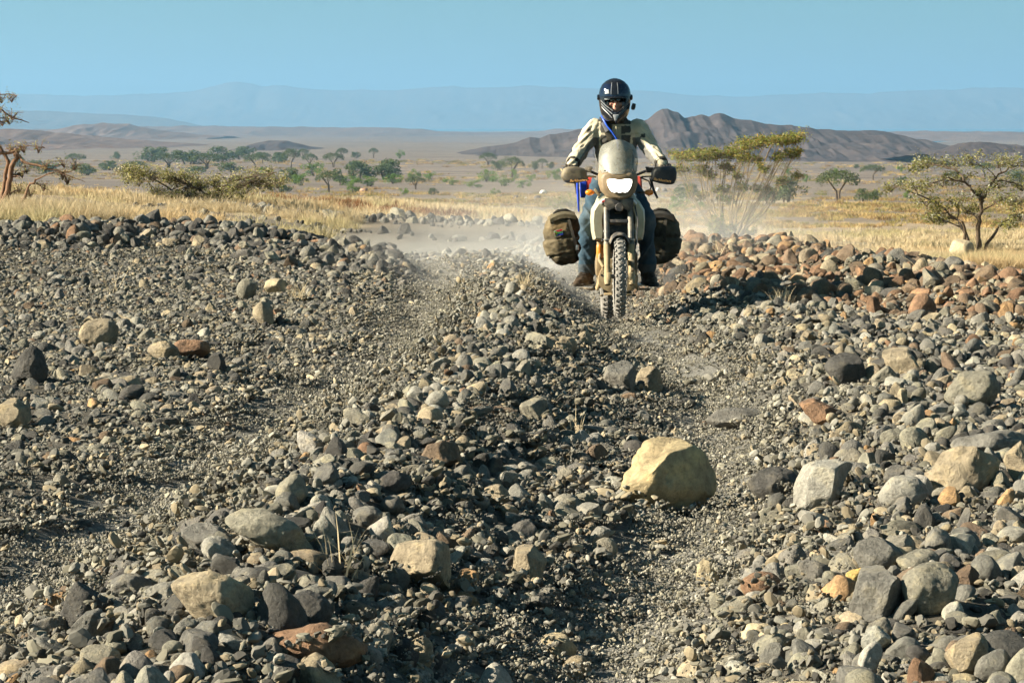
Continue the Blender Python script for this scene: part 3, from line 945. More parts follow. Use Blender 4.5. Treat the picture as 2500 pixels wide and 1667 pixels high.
for k in range(6): chip_patch(6 + k, 44, .0125, .38, .17, 2, ('grey', 'pale grey', 'grey', 'olive grey', 'pale grey', 'olive grey', 'tan', 'dark grey'))
def peb_mat():
    t = NT('gravel_pebbles')
    a = t.attr('peb').outputs['Color']
    b = t.attr('tint', 'INSTANCER').outputs['Color']
    t.principled(t.mix(1.0, a, b, 'MULTIPLY'), .9, 0, None, .2)
    return t.m
pm = peb_mat()
for o in peb_col.objects: o.data.materials.append(pm)
gx, gy = scatter(30000, 5.6, 31.0)
dg, dgr, dgl = rut_dist(gx, gy)
p = np.interp(dg, [0, .45, .9], [1, .85, .5]) * np.interp(gy, [6, 16, 31], [1, .85, .5])
keep = rng.random(len(gx)) < p
gx, gy, dg = gx[keep], gy[keep], dg[keep]
gz = height(gx, gy)
e = .08
nx = -(height(gx + e, gy) - height(gx - e, gy)) / (2 * e); ny = -(height(gx, gy + e) - height(gx, gy - e)) / (2 * e)
grot = np.stack([-ny * 1.0, nx * 1.0, rng.random(len(gx)) * 6.283], 1)
gs = np.repeat(rng.uniform(.7, 1.25, (len(gx), 1)), 3, 1)
br = np.interp(dg, [0, .4, .7], [1.0, .80, .62]) * rng.uniform(.8, 1.2, len(gx))  # darker off the tracks: shade between piled stones painted into the chips
gt = np.stack([br, br * .995, br * .96], 1)
chip = rng.random(len(gx)) < np.interp(dg, [0, .22, .40, .8], [.0, .05, .5, .7])
gidx = np.where(chip, rng.integers(6, 12, len(gx)), rng.integers(0, 6, len(gx)))
grv = instanced('gravel', np.stack([gx, gy, gz - .001], 1), grot, gs, gidx, peb_col, gt)
tagk(grv, 'small grey gravel covering the wheel tracks and the ground between the stones', 'gravel', kind='stuff')
print('STONES', ns, 'GRAVEL PATCHES', len(gx))
# ------------------------------------------------------------------ grass
def blade_tuft(n, h, spread, lean, width, seed):
    g = np.random.default_rng(seed)
    V, F = [], []
    for i in range(n):
        a = g.random() * 6.283; r = spread * math.sqrt(g.random())
        b = Vector((r * math.cos(a), r * math.sin(a), -.02))
        hh = h * g.uniform(.45, 1.1)
        az = g.random() * 6.283
        l = lean * g.uniform(.2, 1.3) * hh
        tip = b + Vector((l * math.cos(az), l * math.sin(az), hh))
        mid = b.lerp(tip, .55) + Vector((0, 0, hh * .12))
        w = width * g.uniform(.6, 1.4)
        s = Vector((math.cos(a + 1.3), math.sin(a + 1.3), 0)) * w
        k = len(V)
        V += [b - s, b + s, mid - s * .7, mid + s * .7, tip]
        F += [(k, k + 1, k + 3), (k, k + 3, k + 2), (k + 2, k + 3, k + 4)]
    return mesh_np('grass_tuft', V, F, smooth=False)

def straw_mat(name, inst=True):
    t = NT(name)
    c = t.coord('Object')
    n = t.noise(c, 9, 3, .6)
    base = t.ramp(n, [(.3, (.42, .33, .19)), (.7, (.68, .56, .36))])
    if inst:
        base = t.mix(1.0, base, t.attr('tint', 'INSTANCER').outputs['Color'], 'MULTIPLY')
    p = t.n('ShaderNodeBsdfDiffuse'); tr = t.n('ShaderNodeBsdfTranslucent'); mx = t.n('ShaderNodeMixShader')
    t.l(base, p.inputs[0]); t.l(base, tr.inputs[0]); mx.inputs[0].default_value = .3
    t.l(p.outputs[0], mx.inputs[1]); t.l(tr.outputs[0], mx.inputs[2]); t.l(mx.outputs[0], t.out.inputs[0])
    return t.m
M['straw'] = straw_mat('dry_straw')
M['straw1'] = straw_mat('dry_straw_tuft', False)
tuft_col = bpy.data.collections.new('tuft_shapes')
for k in range(5):
    me = blade_tuft(70, .34, .16, .8, .0042, 900 + k)
    me.materials.append(M['straw'])
    tuft_col.objects.link(bpy.data.objects.new('tuft_shape_%d' % k, me))
far_tuft = []
for k in range(3):
    me = blade_tuft(46, .36, .42, .7, .012, 950 + k)
    me.materials.append(M['straw'])
    o = bpy.data.objects.new('tuft_shape_%d' % (5 + k), me); tuft_col.objects.link(o)

n = 75000
ty = 31 + (170 - 31) * rng.random(n) ** 1.7
tx = (rng.random(n) * 2 - 1) * (.25 * ty + 1.5)
gc = grass_cover(tx, ty)
clump = smooth01(fbm(tx * .45, ty * .45, oct=3, seed=301) * 2.0 + .42)
keep = rng.random(n) < gc * (.08 + .92 * clump) * np.interp(ty, [31, 70, 170], [1, .9, .35])
tx, ty, gcn = tx[keep], ty[keep], clump[keep]
tz = height(tx, ty)
nt = len(tx)
u = tx / ty
farm = ty > 62
tidx = np.where(farm, rng.integers(5, 8, nt), rng.integers(0, 5, nt))
s = rng.uniform(.5, 1.25, nt) * (.55 + .65 * gcn) * np.where(farm, .85, 1.0)
s *= np.where(u > .03, .62, .74)
hue = vnoise(tx * .25, ty * .2, seed=311)[:, None]
tt = np.array([[1.0, .98, .95]]) * rng.uniform(.8, 1.15, (nt, 1)) * np.where(hue > .25, [[1.02, .95, .86]], [[1, 1, 1]])
tt = np.where((hue < -.35), tt * [[.86, .90, .80]], tt)
red_p = (np.exp(-(((u + .085) / .03) ** 2 + ((ty - 78) / 7) ** 2)) > .45) | (np.exp(-(((u + .045) / .035) ** 2 + ((ty - 72) / 4) ** 2)) > .5)
tt = np.where((red_p & (rng.random(nt) < .75))[:, None], tt * [[.42, .26, .22]], tt)
grass = instanced('grass', np.stack([tx, ty, tz], 1), np.stack([rng.normal(0, .12, nt), rng.normal(0, .12, nt), rng.random(nt) * 6.283], 1),
                  np.stack([s, s, s * rng.uniform(.8, 1.2, nt)], 1), tidx, tuft_col, tt)
tagk(grass, 'dry golden grass growing behind the rubble banks', 'grass', kind='stuff')
print('TUFTS', nt)

# scrub dotted over the plain
n = 15000
by_ = np.exp(rng.uniform(np.log(115), np.log(1500), n))
bx_ = (rng.random(n) * 2 - 1) * .27 * by_
bn = fbm(bx_ / (by_ * .035), np.log(by_) * 9, oct=3, seed=331)
keep = rng.random(n) < smooth01(bn * 1.2 + .45)
bx_, by_, bn = bx_[keep], by_[keep], bn[keep]
nb_ = len(bx_)
bs_ = rng.uniform(.5, 1.4, nb_) * np.interp(by_, [115, 400, 1500], [.8, 1.9, 4.0])
pal_ = np.array([(.95, .85, .62), (.75, .72, .45), (.45, .50, .28), (.55, .42, .30), (.9, .75, .5)])
bt_ = pal_[rng.integers(0, 5, nb_)] * rng.uniform(.6, 1.1, (nb_, 1))
scr = instanced('scrub', np.stack([bx_, by_, height(bx_, by_)], 1), np.stack([np.zeros(nb_), np.zeros(nb_), rng.random(nb_) * 6.283], 1), np.stack([bs_ * 1.3, bs_ * 1.3, bs_ * .75], 1), rng.integers(5, 8, nb_), tuft_col, bt_)
tagk(scr, 'low dry scrub dotted over the plain', 'scrub', kind='stuff')

# single tufts among the stones
TUFTS = [(1205, 668, .20, .16, 60, 'yellow dry tuft growing on top of the gravel crest beside the motorcycle'),
         (1325, 1012, .16, .10, 9, 'thin wisp of green-yellow grass under the dark-faced boulder on the crest'),
         (790, 1330, .22, .14, 16, 'pale dry twiggy tuft beside the big brownish block'),
         (515, 1402, .09, .06, 22, 'small reddish dry tuft on the edge of the big yellowish boulder'),
         (690, 690, .20, .20, 60, 'pale dry tuft on the stony flat near the two standing boulders'),
         (262, 672, .34, .20, 10, 'thin grey twig plant on the stony flat below the dark rubble bank'),
         (1795, 700, .16, .24, 34, 'sprawling dry twig tuft at the foot of the reddish rubble bank'),
         (1690, 672, .26, .20, 12, 'thin bare twig plant in the dust behind the motorcycle'),
         (2130, 640, .22, .12, 26, 'dry tuft growing among the stones of the reddish rubble bank'),
         (1655, 590, .24, .20, 14, 'bare white twig tuft where the reddish rubble bank begins')]
for i, (px, py, h, sp, nb, label) in enumerate(TUFTS):
    x, d, z = ground_hit(px * 1.063, py * 1.063)
    me = blade_tuft(nb, h, sp * .45, 1.0, .0028, 970 + i)
    o = link_mesh('grass_tuft', me, M['straw1'], None, (x, d, z + .02))
    tagk(o, label, 'grass tuft', 'dry tufts among the stones')

# ------------------------------------------------------------------ trees
class Tubes:
    def __init__(self):
        self.V, self.F = [], []
    def path(self, pts, r0, r1, seg=6):
        pts = [Vector(p) for p in pts]
        k0 = len(self.V)
        n = len(pts)
        for i, p in enumerate(pts):
            d = (pts[min(i + 1, n - 1)] - pts[max(i - 1, 0)])
            if d.length < 1e-6: d = Vector((0, 0, 1))
            d.normalize()
            a = d.orthogonal().normalized(); b = d.cross(a)
            t = i / max(1, n - 1)
            r = r0 + (r1 - r0) * t
            for s in range(seg):
                q = 2 * math.pi * s / seg
                self.V.append(p + (a * math.cos(q) + b * math.sin(q)) * r)
        for i in range(n - 1):
            for s in range(seg):
                a0 = k0 + i * seg + s; a1 = k0 + i * seg + (s + 1) % seg
                self.F.append((a0, a1, a1 + seg)); self.F.append((a0, a1 + seg, a0 + seg))
    def mesh(self, name, mat):
        me = mesh_np(name, self.V, self.F)
        me.materials.append(mat)
        return me

class Leaves:
    def __init__(self, seed):
        self.V, self.F, self.C = [], [], []
        self.g = np.random.default_rng(seed)
    def leaf(self, p, size, c, flat=.6):
        g = self.g
        a = g.normal(size=3); a[2] *= (1 - flat); a /= np.linalg.norm(a) + 1e-6
        b = g.normal(size=3); b[2] *= (1 - flat); b -= a * (a @ b); b /= np.linalg.norm(b) + 1e-6
        s = size * g.uniform(.6, 1.4)
        k = len(self.V)
        p = np.array(p)
        self.V += [p - a * s, p - b * s * .42, p + a * s, p + b * s * .42]
        self.F.append((k, k + 1, k + 2)); self.F.append((k, k + 2, k + 3))
        self.C += [c] * 4
    def mesh(self, name, mat):
        me = mesh_np(name, np.array(self.V), self.F, smooth=False)
        ca = me.color_attributes.new('leafcol', 'FLOAT_COLOR', 'POINT')
        c = np.array(self.C)
        ca.data.foreach_set('color', np.concatenate([c, np.ones((len(c), 1))], 1).astype(np.float32).ravel())
        me.materials.append(mat)
        return me

def leaf_mat():
    t = NT('acacia_leaf')
    base = t.attr('leafcol').outputs['Color']
    p = t.n('ShaderNodeBsdfDiffuse'); tr = t.n('ShaderNodeBsdfTranslucent'); mx = t.n('ShaderNodeMixShader')
    t.l(base, p.inputs[0]); t.l(base, tr.inputs[0]); mx.inputs[0].default_value = .3
    t.l(p.outputs[0], mx.inputs[1]); t.l(tr.outputs[0], mx.inputs[2]); t.l(mx.outputs[0], t.out.inputs[0])
    return t.m
M['leaf'] = leaf_mat()
def bark_mat(name, c0, c1):
    t = NT(name)
    c = t.coord('Object')
    n = t.noise(t.mapping(c, (9, 9, 3)), 3, 5, .65)
    t.principled(t.ramp(n, [(.3, c0), (.7, c1)]), .9, 0, t.bump(n, .6, .02), .2)
    return t.m
M['bark'] = bark_mat('acacia_bark', (.055, .040, .028), (.16, .115, .07))
M['bark_red'] = bark_mat('orange_acacia_bark', (.10, .055, .032), (.27, .155, .09))
M['bark_tan'] = bark_mat('pale_acacia_bark', (.14, .10, .055), (.30, .225, .12))

def bez(a, b, c, n, g, wob):
    out = []
    for i in range(n + 1):
        t = i / n
        p = a * (1 - t) ** 2 + b * 2 * t * (1 - t) + c * t * t
        if 0 < i < n: p = p + Vector(g.normal(size=3) * wob)
        out.append(p)
    return out

def pad(tb, lv, c, rx, ry, g, nl, size, cols, twig=.006, th=.10, tilt=0.0, nt=9, out=None):
    """a flat spray of twigs and small leaves at the end of a limb"""
    for i in range(nt):
        a = g.random() * 6.283
        e = c + Vector((math.cos(a) * rx * g.uniform(.5, 1), math.sin(a) * ry * g.uniform(.5, 1), g.normal(0, th * .6) + math.cos(a) * rx * tilt))
        m = c.lerp(e, .5) + Vector((0, 0, g.uniform(.0, .06)))
        s0 = c - Vector((0, 0, th * 1.2))
        tb.path([s0, m, e], twig, twig * .4, 3)
        for j in range(nl // nt):
            t = g.uniform(.25, 1.05)
            q = s0 * (1 - t) ** 2 + m * 2 * t * (1 - t) + e * t * t
            q = q + Vector((g.normal(0, rx * .10), g.normal(0, ry * .10), g.normal(0, th * .5)))
            lv.leaf(q, size, np.array(cols[int(g.integers(0, len(cols)))]) * g.uniform(.65, 1.3))

def acacia(name, loc, limbs, pads, seed, bark, label, group, leafcols, size=.035, twig=.006, nl=120, thick=1.0):
    """limbs: list of (points, r0, r1); pads: list of (limb index, t, centre, rx, ry, tilt)"""
    g = np.random.default_rng(seed)
    root = empty(name, loc)
    tb = Tubes(); lv = Leaves(seed)
    paths = []
    for pts, r0, r1 in limbs:
        pts = [Vector(p) for p in pts]
        # smooth polyline through the points with a little wobble
        fine = []
        for i in range(len(pts) - 1):
            for k in range(4):
                t = k / 4
                p0 = pts[max(i - 1, 0)]; p1 = pts[i]; p2 = pts[i + 1]; p3 = pts[min(i + 2, len(pts) - 1)]
                q = .5 * ((2 * p1) + (p2 - p0) * t + (2 * p0 - 5 * p1 + 4 * p2 - p3) * t * t + (3 * p1 - p0 - 3 * p2 + p3) * t ** 3)
                fine.append(q + Vector(g.normal(size=3) * min(.018, r0 * .4)))
        fine.append(pts[-1])
        tb.path(fine, r0, r1, 7)
        paths.append((fine, r0, r1))
    for (li, t, c, rx, ry, tilt) in pads:
        fine, r0, r1 = paths[li]
        s = fine[min(len(fine) - 1, int(t * (len(fine) - 1)))]
        c = Vector(c)
        mid = s.lerp(c, .55) + Vector((0, 0, .06 * (c - s).length)) + Vector(g.normal(size=3) * .05)
        rr = max(twig * 1.6, (r0 + (r1 - r0) * t) * .55)
        tb.path(bez(s, mid, c - Vector((0, 0, .06)), 6, g, .012), rr, twig * 1.3, 5)
        for k in range(3):
            w = c + Vector((g.uniform(-rx, rx) * .55, g.uniform(-ry, ry) * .55, g.uniform(-.10, .02)))
            tb.path([s.lerp(c, .45 + .1 * k), w.lerp(s, .25), w], rr * .6, twig, 4)
        pad(tb, lv, c, rx, ry, g, nl, size, leafcols, twig, (.085 + .06 * rx) * thick, tilt, 13)
    link_mesh('trunk', tb.mesh('trunk', bark), None, root)
    link_mesh('crown', lv.mesh('crown', M['leaf']), None, root)
    tagk(root, label, 'tree', group)
    return root

OLIVE = [(.19, .195, .05), (.27, .25, .07), (.13, .155, .045), (.36, .32, .12)]
YEL = [(.42, .36, .14), (.34, .31, .10), (.22, .23, .06), (.52, .45, .24)]
GREEN = [(.17, .21, .04), (.23, .26, .055), (.28, .27, .075), (.12, .15, .04)]
ORANGE = [(.34, .22, .06), (.28, .22, .06), (.20, .19, .05)]
gT = 'acacias behind the rubble banks'

# thorny acacia at the picture edge
g = np.random.default_rng(61)
x, d = (2246 * 1.063 - 1250) * 62 / FPX, 62.0
base = Vector((x, d, hz(x, d)))
k = 62 * 1.063 / FPX        # metres per viewed pixel
def T1(px, py, dy=0.0): return ((px - 2246) * k, dy, (580 - py) * k)
limbs = [([T1(2246, 582), T1(2244, 540), T1(2250, 500), T1(2255, 455)], .075, .045),
         ([T1(2240, 582, .05), T1(2225, 545, .1), T1(2205, 505, .15), T1(2180, 480, .2)], .06, .03),
         ([T1(2228, 580, -.1), T1(2210, 560, -.15), T1(2215, 525, -.2), T1(2205, 500, -.3)], .05, .03),
         ([T1(2255, 582), T1(2275, 545, .1), T1(2300, 515, .3), T1(2335, 490, .4)], .05, .025),
         ([T1(2255, 455), T1(2235, 430, -.2), T1(2210, 410, -.4), T1(2170, 398, -.5)], .045, .02),
         ([T1(2255, 455), T1(2275, 425, .2), T1(2300, 395, .4), T1(2330, 375, .5)], .045, .02),
         ([T1(2180, 480, .2), T1(2150, 455, .1), T1(2110, 440, 0), T1(2070, 425, -.1)], .03, .012),
         ([T1(2210, 410, -.4), T1(2195, 385, -.2), T1(2150, 372, 0), T1(2100, 368, .1)], .03, .012)]
pads = []
for (li, t, px, py, rx) in [(7, 1, 2095, 372, .55), (7, .7, 2140, 362, .6), (7, .4, 2185, 362, .6), (5, .6, 2240, 356, .7), (5, .8, 2290, 360, .7), (5, 1, 2340, 362, .7), (5, 1, 2400, 375, .6),
                            (6, 1, 2058, 418, .45), (6, .7, 2095, 412, .5), (4, 1, 2130, 420, .55), (4, .7, 2170, 405, .55), (4, .4, 2215, 395, .55), (6, .3, 2130, 450, .5), (1, 1, 2165, 470, .5),
                            (1, .8, 2190, 450, .5), (0, 1, 2250, 430, .6), (0, .9, 2290, 440, .6), (3, 1, 2345, 450, .6), (3, .8, 2330, 480, .6), (3, .6, 2300, 500, .5), (2, 1, 2185, 492, .4),
                            (5, .3, 2310, 410, .6), (5, .5, 2360, 415, .6), (1, .6, 2150, 490, .4), (3, 1, 2395, 470, .6), (0, .7, 2230, 470, .5)]:
    pads.append((li, t, T1(px, py, g.uniform(-.9, .9)), rx * .9, rx * 1.0, 0))
acacia('acacia_tree', base, limbs, pads, 61, M['bark'], 'thorny green acacia with dark stems beside the tall pale stone', gT, OLIVE + [(.42, .40, .30)], .030, .0065, 560, 1.4)

# tall acacia, a fan of stems in the dust
x, d = (1672 * 1.063 - 1250) * 70 / FPX, 70.0
base = Vector((x, d, hz(x, d)))
k = 70 * 1.063 / FPX
zb = (hz(x, d) - (EYE - (570 * 1.063 - HROW) * d / FPX))
def T2(px, py, dy=0.0): return ((px - 1672) * k, dy, (570 - py) * k - zb)
limbs, pads = [], []
top_x = [1540, 1600, 1650, 1690, 1715, 1760, 1800, 1830, 1865]
top_y = [352, 352, 352, 345, 325, 318, 316, 312, 304]
g = np.random.default_rng(62)
for i in range(34):
    tx_ = 1552 + (1850 - 1552) * (i + g.uniform(.1, .9)) / 34
    ty_ = np.interp(tx_, top_x, top_y) + g.uniform(8, 28)
    dy = g.uniform(-1.2, 1.2)
    b0 = T2(1672 + (tx_ - 1690) * .10, 568, dy * .15)
    b1 = T2(1672 + (tx_ - 1690) * .30 + g.normal(0, 5), 520 + g.normal(0, 8), dy * .3)
    b2 = T2(1672 + (tx_ - 1690) * .62 + g.normal(0, 7), 450 + abs(tx_ - 1690) * .06 + g.normal(0, 8), dy * .65)
    b3 = T2(tx_, ty_, dy)
    r = g.uniform(.013, .026) * (1.7 if i in (20, 24, 28) else 1)
    limbs.append(([b0, b1, b2, b3], r, .008))
    pads.append((i, 1, T2(tx_ + g.uniform(-8, 8), np.interp(tx_, top_x, top_y) + g.uniform(0, 10), dy), g.uniform(.36, .52), .5, .05 if tx_ > 1700 else -.05))
    if i % 2:
        pads.append((i, .82, T2(tx_ + g.uniform(-14, 14), ty_ + g.uniform(14, 30), dy + g.uniform(-.4, .4)), .26, .3, 0))
    if i % 3 == 0:
        pads.append((i, .6, T2(tx_ * .6 + 1672 * .4 + g.uniform(-14, 14), ty_ + g.uniform(55, 110), dy * .8), .2, .24, 0))
limbs.append(([T2(1690, 520), T2(1730, 470), T2(1780, 432), T2(1850, 405)], .02, .008))
pads.append((len(limbs) - 1, .9, T2(1835, 404, .2), .35, .3, .1)); pads.append((len(limbs) - 1, .75, T2(1800, 415, .2), .3, .3, .1))
for q in range(12):
    pads.append((q * 2, .35, T2(1672 + g.uniform(-50, 50), 525 + g.uniform(-25, 30), g.uniform(-.5, .5)), .22, .24, 0))
acacia('acacia_tree', base, limbs, pads, 62, M['bark_tan'], 'tall fan-shaped acacia with many thin stems standing in the dust', gT, GREEN + ORANGE, .038, .005, 300)

# low spreading shrub on the grass
x, d = (490 * 1.063 - 1250) * 64 / FPX, 64.0
base = Vector((x, d, hz(x, d)))
k = 64 * 1.063 / FPX
zb = (hz(x, d) - (EYE - (474 * 1.063 - HROW) * d / FPX))
def T3(px, py, dy=0.0): return ((px - 490) * k, dy, (474 - py) * k - zb)
g = np.random.default_rng(63)
limbs = [([T3(490, 478), T3(492, 460), T3(500, 445), T3(505, 430)], .045, .025), ([T3(450, 474, .2), T3(440, 462, .2), T3(420, 448, .1), T3(390, 435, 0)], .04, .02),
         ([T3(500, 445), T3(530, 432, .3), T3(570, 425, .4), T3(620, 412, .5)], .03, .012), ([T3(492, 455), T3(470, 440, -.3), T3(440, 425, -.4), T3(400, 410, -.5)], .03, .012),
         ([T3(400, 440, 0), T3(360, 415, -.1), T3(320, 395, -.2), T3(280, 378, -.3)], .022, .008), ([T3(505, 430), T3(560, 410, -.4), T3(600, 400, -.5), T3(640, 395, -.6)], .024, .010)]
pads = []
for i in range(64):
    t = g.random()
    px = 285 + (650 - 285) * t
    py = np.interp(px, [280, 320, 400, 450, 520, 580, 650], [382, 385, 396, 402, 404, 394, 392]) + g.uniform(0, 1) ** 1.5 * np.interp(px, [280, 380, 480, 600, 650], [20, 66, 62, 56, 26])
    li = 4 if px < 350 else (3 if px < 430 else (1 if px < 470 else (0 if px < 510 else (2 if g.random() < .5 else 5))))
    pads.append((li, g.uniform(.5, 1), T3(px, py, g.uniform(-.9, .9)), g.uniform(.28, .45), .45, 0))
acacia('acacia_shrub', base, limbs, pads, 63, M['bark'], 'low wide dusty acacia shrub spreading over the golden grass', gT, YEL + [(.5, .45, .33), (.16, .17, .05), (.20, .20, .06)], .028, .006, 250, 1.25)

# leaning acacia cut by the picture edge
x, d = (22 * 1.063 - 1250) * 45 / FPX, 45.0
base = Vector((x, d, hz(x, d)))
k = 45 * 1.063 / FPX
zb = (hz(x, d) - (EYE - (484 * 1.063 - HROW) * d / FPX))
def T4(px, py, dy=0.0): return ((px - 22) * k, dy, (484 - py) * k - zb)
g = np.random.default_rng(64)
limbs = [([T4(14, 500), T4(14, 455), T4(24, 410), T4(34, 365), T4(38, 345)], .062, .042), ([T4(-4, 490, .2), T4(2, 440, .2), T4(8, 405, .1), T4(20, 370, 0)], .05, .03),
         ([T4(52, 485, -.2), T4(58, 462, -.2), T4(72, 432, -.25), T4(92, 412, -.3)], .036, .018), ([T4(38, 348), T4(60, 372, -.1), T4(100, 382, -.2), T4(130, 390, -.3), T4(165, 395, -.3)], .030, .012),
         ([T4(38, 345), T4(10, 352), T4(-30, 350), T4(-70, 345)], .035, .015), ([T4(20, 370), T4(-10, 320), T4(-40, 280), T4(-60, 255)], .035, .018),
         ([T4(-40, 280), T4(-10, 250, .1), T4(20, 268, .2), T4(62, 282, .2)], .022, .007), ([T4(92, 412, -.3), T4(130, 395, -.35), T4(165, 402, -.4), T4(205, 418, -.4)], .014, .005),
         ([T4(38, 345), T4(60, 335), T4(100, 340, .1)], .012, .004), ([T4(-60, 255), T4(-20, 222), T4(30, 218, .1)], .018, .006)]
pads = []
for (li, t, px, py, rx, n_) in [(4, .3, 20, 338, .22, 1), (4, .5, -10, 338, .3, 1), (8, .6, 62, 336, .25, 1), (8, 1, 92, 338, .2, 1), (0, 1, 35, 340, .25, 1), (3, .6, 110, 378, .22, 1), (3, .8, 140, 372, .26, 1), (3, 1, 170, 378, .2, 1),
                                (3, .9, 150, 398, .2, 1), (6, .4, 5, 250, .3, 1), (6, .8, 30, 262, .22, 1), (5, 1, -40, 240, .4, 1), (9, .6, 0, 222, .3, 1), (9, 1, 35, 222, .2, 1), (9, .3, -40, 225, .4, 1),
                                (2, .5, 70, 440, .2, 1), (2, .8, 100, 425, .2, 1), (7, .5, 150, 412, .2, 1), (0, .3, 40, 430, .2, 1), (0, .5, 50, 395, .2, 1), (1, .5, 60, 385, .22, 1), (6, .2, 0, 275, .3, 1), (5, .6, 15, 272, .25, 1), (0, 0, 20, 500, .4, 1), (2, 0, 60, 500, .35, 1), (0, 0, -20, 490, .4, 1)]:
    pads.append((li, t, T4(px, py, g.uniform(-.35, .35)), rx, rx, 0))
acacia('acacia_tree', base, limbs, pads, 64, M['bark_red'], 'orange-barked acacia with bare leaning limbs standing in the golden grass', gT, OLIVE + YEL, .019, .0055, 90)

# faint shrub in the dust beside the motorcycle
x, d = (1300 * 1.063 - 1250) * 74 / FPX, 74.0
base = Vector((x, d, hz(x, d)))
k = 74 * 1.063 / FPX
zb = (hz(x, d) - (EYE - (500 * 1.063 - HROW) * d / FPX))
def T5(px, py, dy=0.0): return ((px - 1300) * k, dy, (500 - py) * k - zb)
limbs = [([T5(1300 + q * 4, 505, 0), T5(1300 + q * 10, 485, q * .1), T5(1300 + q * 22, 462, q * .2)], .018, .007) for q in (-2, -1, 0, 1, 2)]
pads = [(i % 5, .8, T5(1300 + g.uniform(-48, 48), 458 + g.uniform(0, 14), g.uniform(-.5, .5)), .35, .35, 0) for i in range(12)]
acacia('acacia_shrub', base, limbs, pads, 65, M['bark_tan'], 'small pale green shrub veiled by dust behind the flag-patched bag', gT, GREEN, .032, .005, 90)

# ------------------------------------------------------------------ trees and bushes far out on the plain
def far_tree(kind, seed):
    g = np.random.default_rng(seed)
    tb, lv = Tubes(), Leaves(seed)
    if kind == 'flat':
        for q in range(4):
            a = g.random() * 6.283
            tb.path([(0, 0, -.3), (.04 * math.cos(a), .04 * math.sin(a), .22), (.3 * math.cos(a), .3 * math.sin(a), .52)], .035, .012, 5)
        for i in range(1500):
            a = g.random() * 6.283; r = .5 * math.sqrt(g.random())
            z = .62 - .5 * r * r + g.normal(0, .035) - (.10 * g.random() if r > .3 else 0)
            z += .05 * math.sin(a * 3 + seed) * r * 2
            c = np.array((.085, .105, .042)) * g.uniform(.6, 1.6)
            lv.leaf((r * math.cos(a), r * math.sin(a), z), .026, c, .5)
    elif kind == 'dome':
        for q in range(3):
            a = g.random() * 6.283
            tb.path([(0, 0, -.3), (.2 * math.cos(a), .2 * math.sin(a), .3)], .04, .015, 5)
        cl = [(g.normal(0, .2), g.normal(0, .2), .12 + .35 * g.random(), g.uniform(.12, .22)) for _ in range(16)]
        for i in range(1700):
            cx, cy_, cz, cr = cl[int(g.integers(0, 16))]
            n_ = g.normal(size=3); n_ /= np.linalg.norm(n_); rr = cr * g.uniform(.6, 1.05)
            z = max(.02, cz + n_[2] * rr * .7)
            c = np.array((.090, .115, .045)) * g.uniform(.6, 1.6)
            lv.leaf((cx + n_[0] * rr, cy_ + n_[1] * rr, z), .030, c, .3)
    elif kind == 'bush':
        for q in range(4):
            a = g.random() * 6.283
            tb.path([(0, 0, -.3), (.2 * math.cos(a), .2 * math.sin(a), .35)], .025, .01, 4)
        cl = [(g.normal(0, .2), g.normal(0, .2), .1 + .6 * g.random(), g.uniform(.10, .2)) for _ in range(14)]
        for i in range(1300):
            cx, cy_, cz, cr = cl[int(g.integers(0, 14))]
            n_ = g.normal(size=3); n_ /= np.linalg.norm(n_); rr = cr * g.uniform(.5, 1.05)
            c = np.array((.13, .20, .035)) * g.uniform(.6, 1.5)
            lv.leaf((cx + n_[0] * rr, cy_ + n_[1] * rr, max(.0, cz + n_[2] * rr)), .034, c, .2)
    return tb.mesh('trunk', M['bark']), lv.mesh('crown', M['leaf'])
FT = {k: [far_tree(k, 700 + i + 10 * j) for i in range(3)] for j, k in enumerate(('flat', 'dome', 'bush'))}

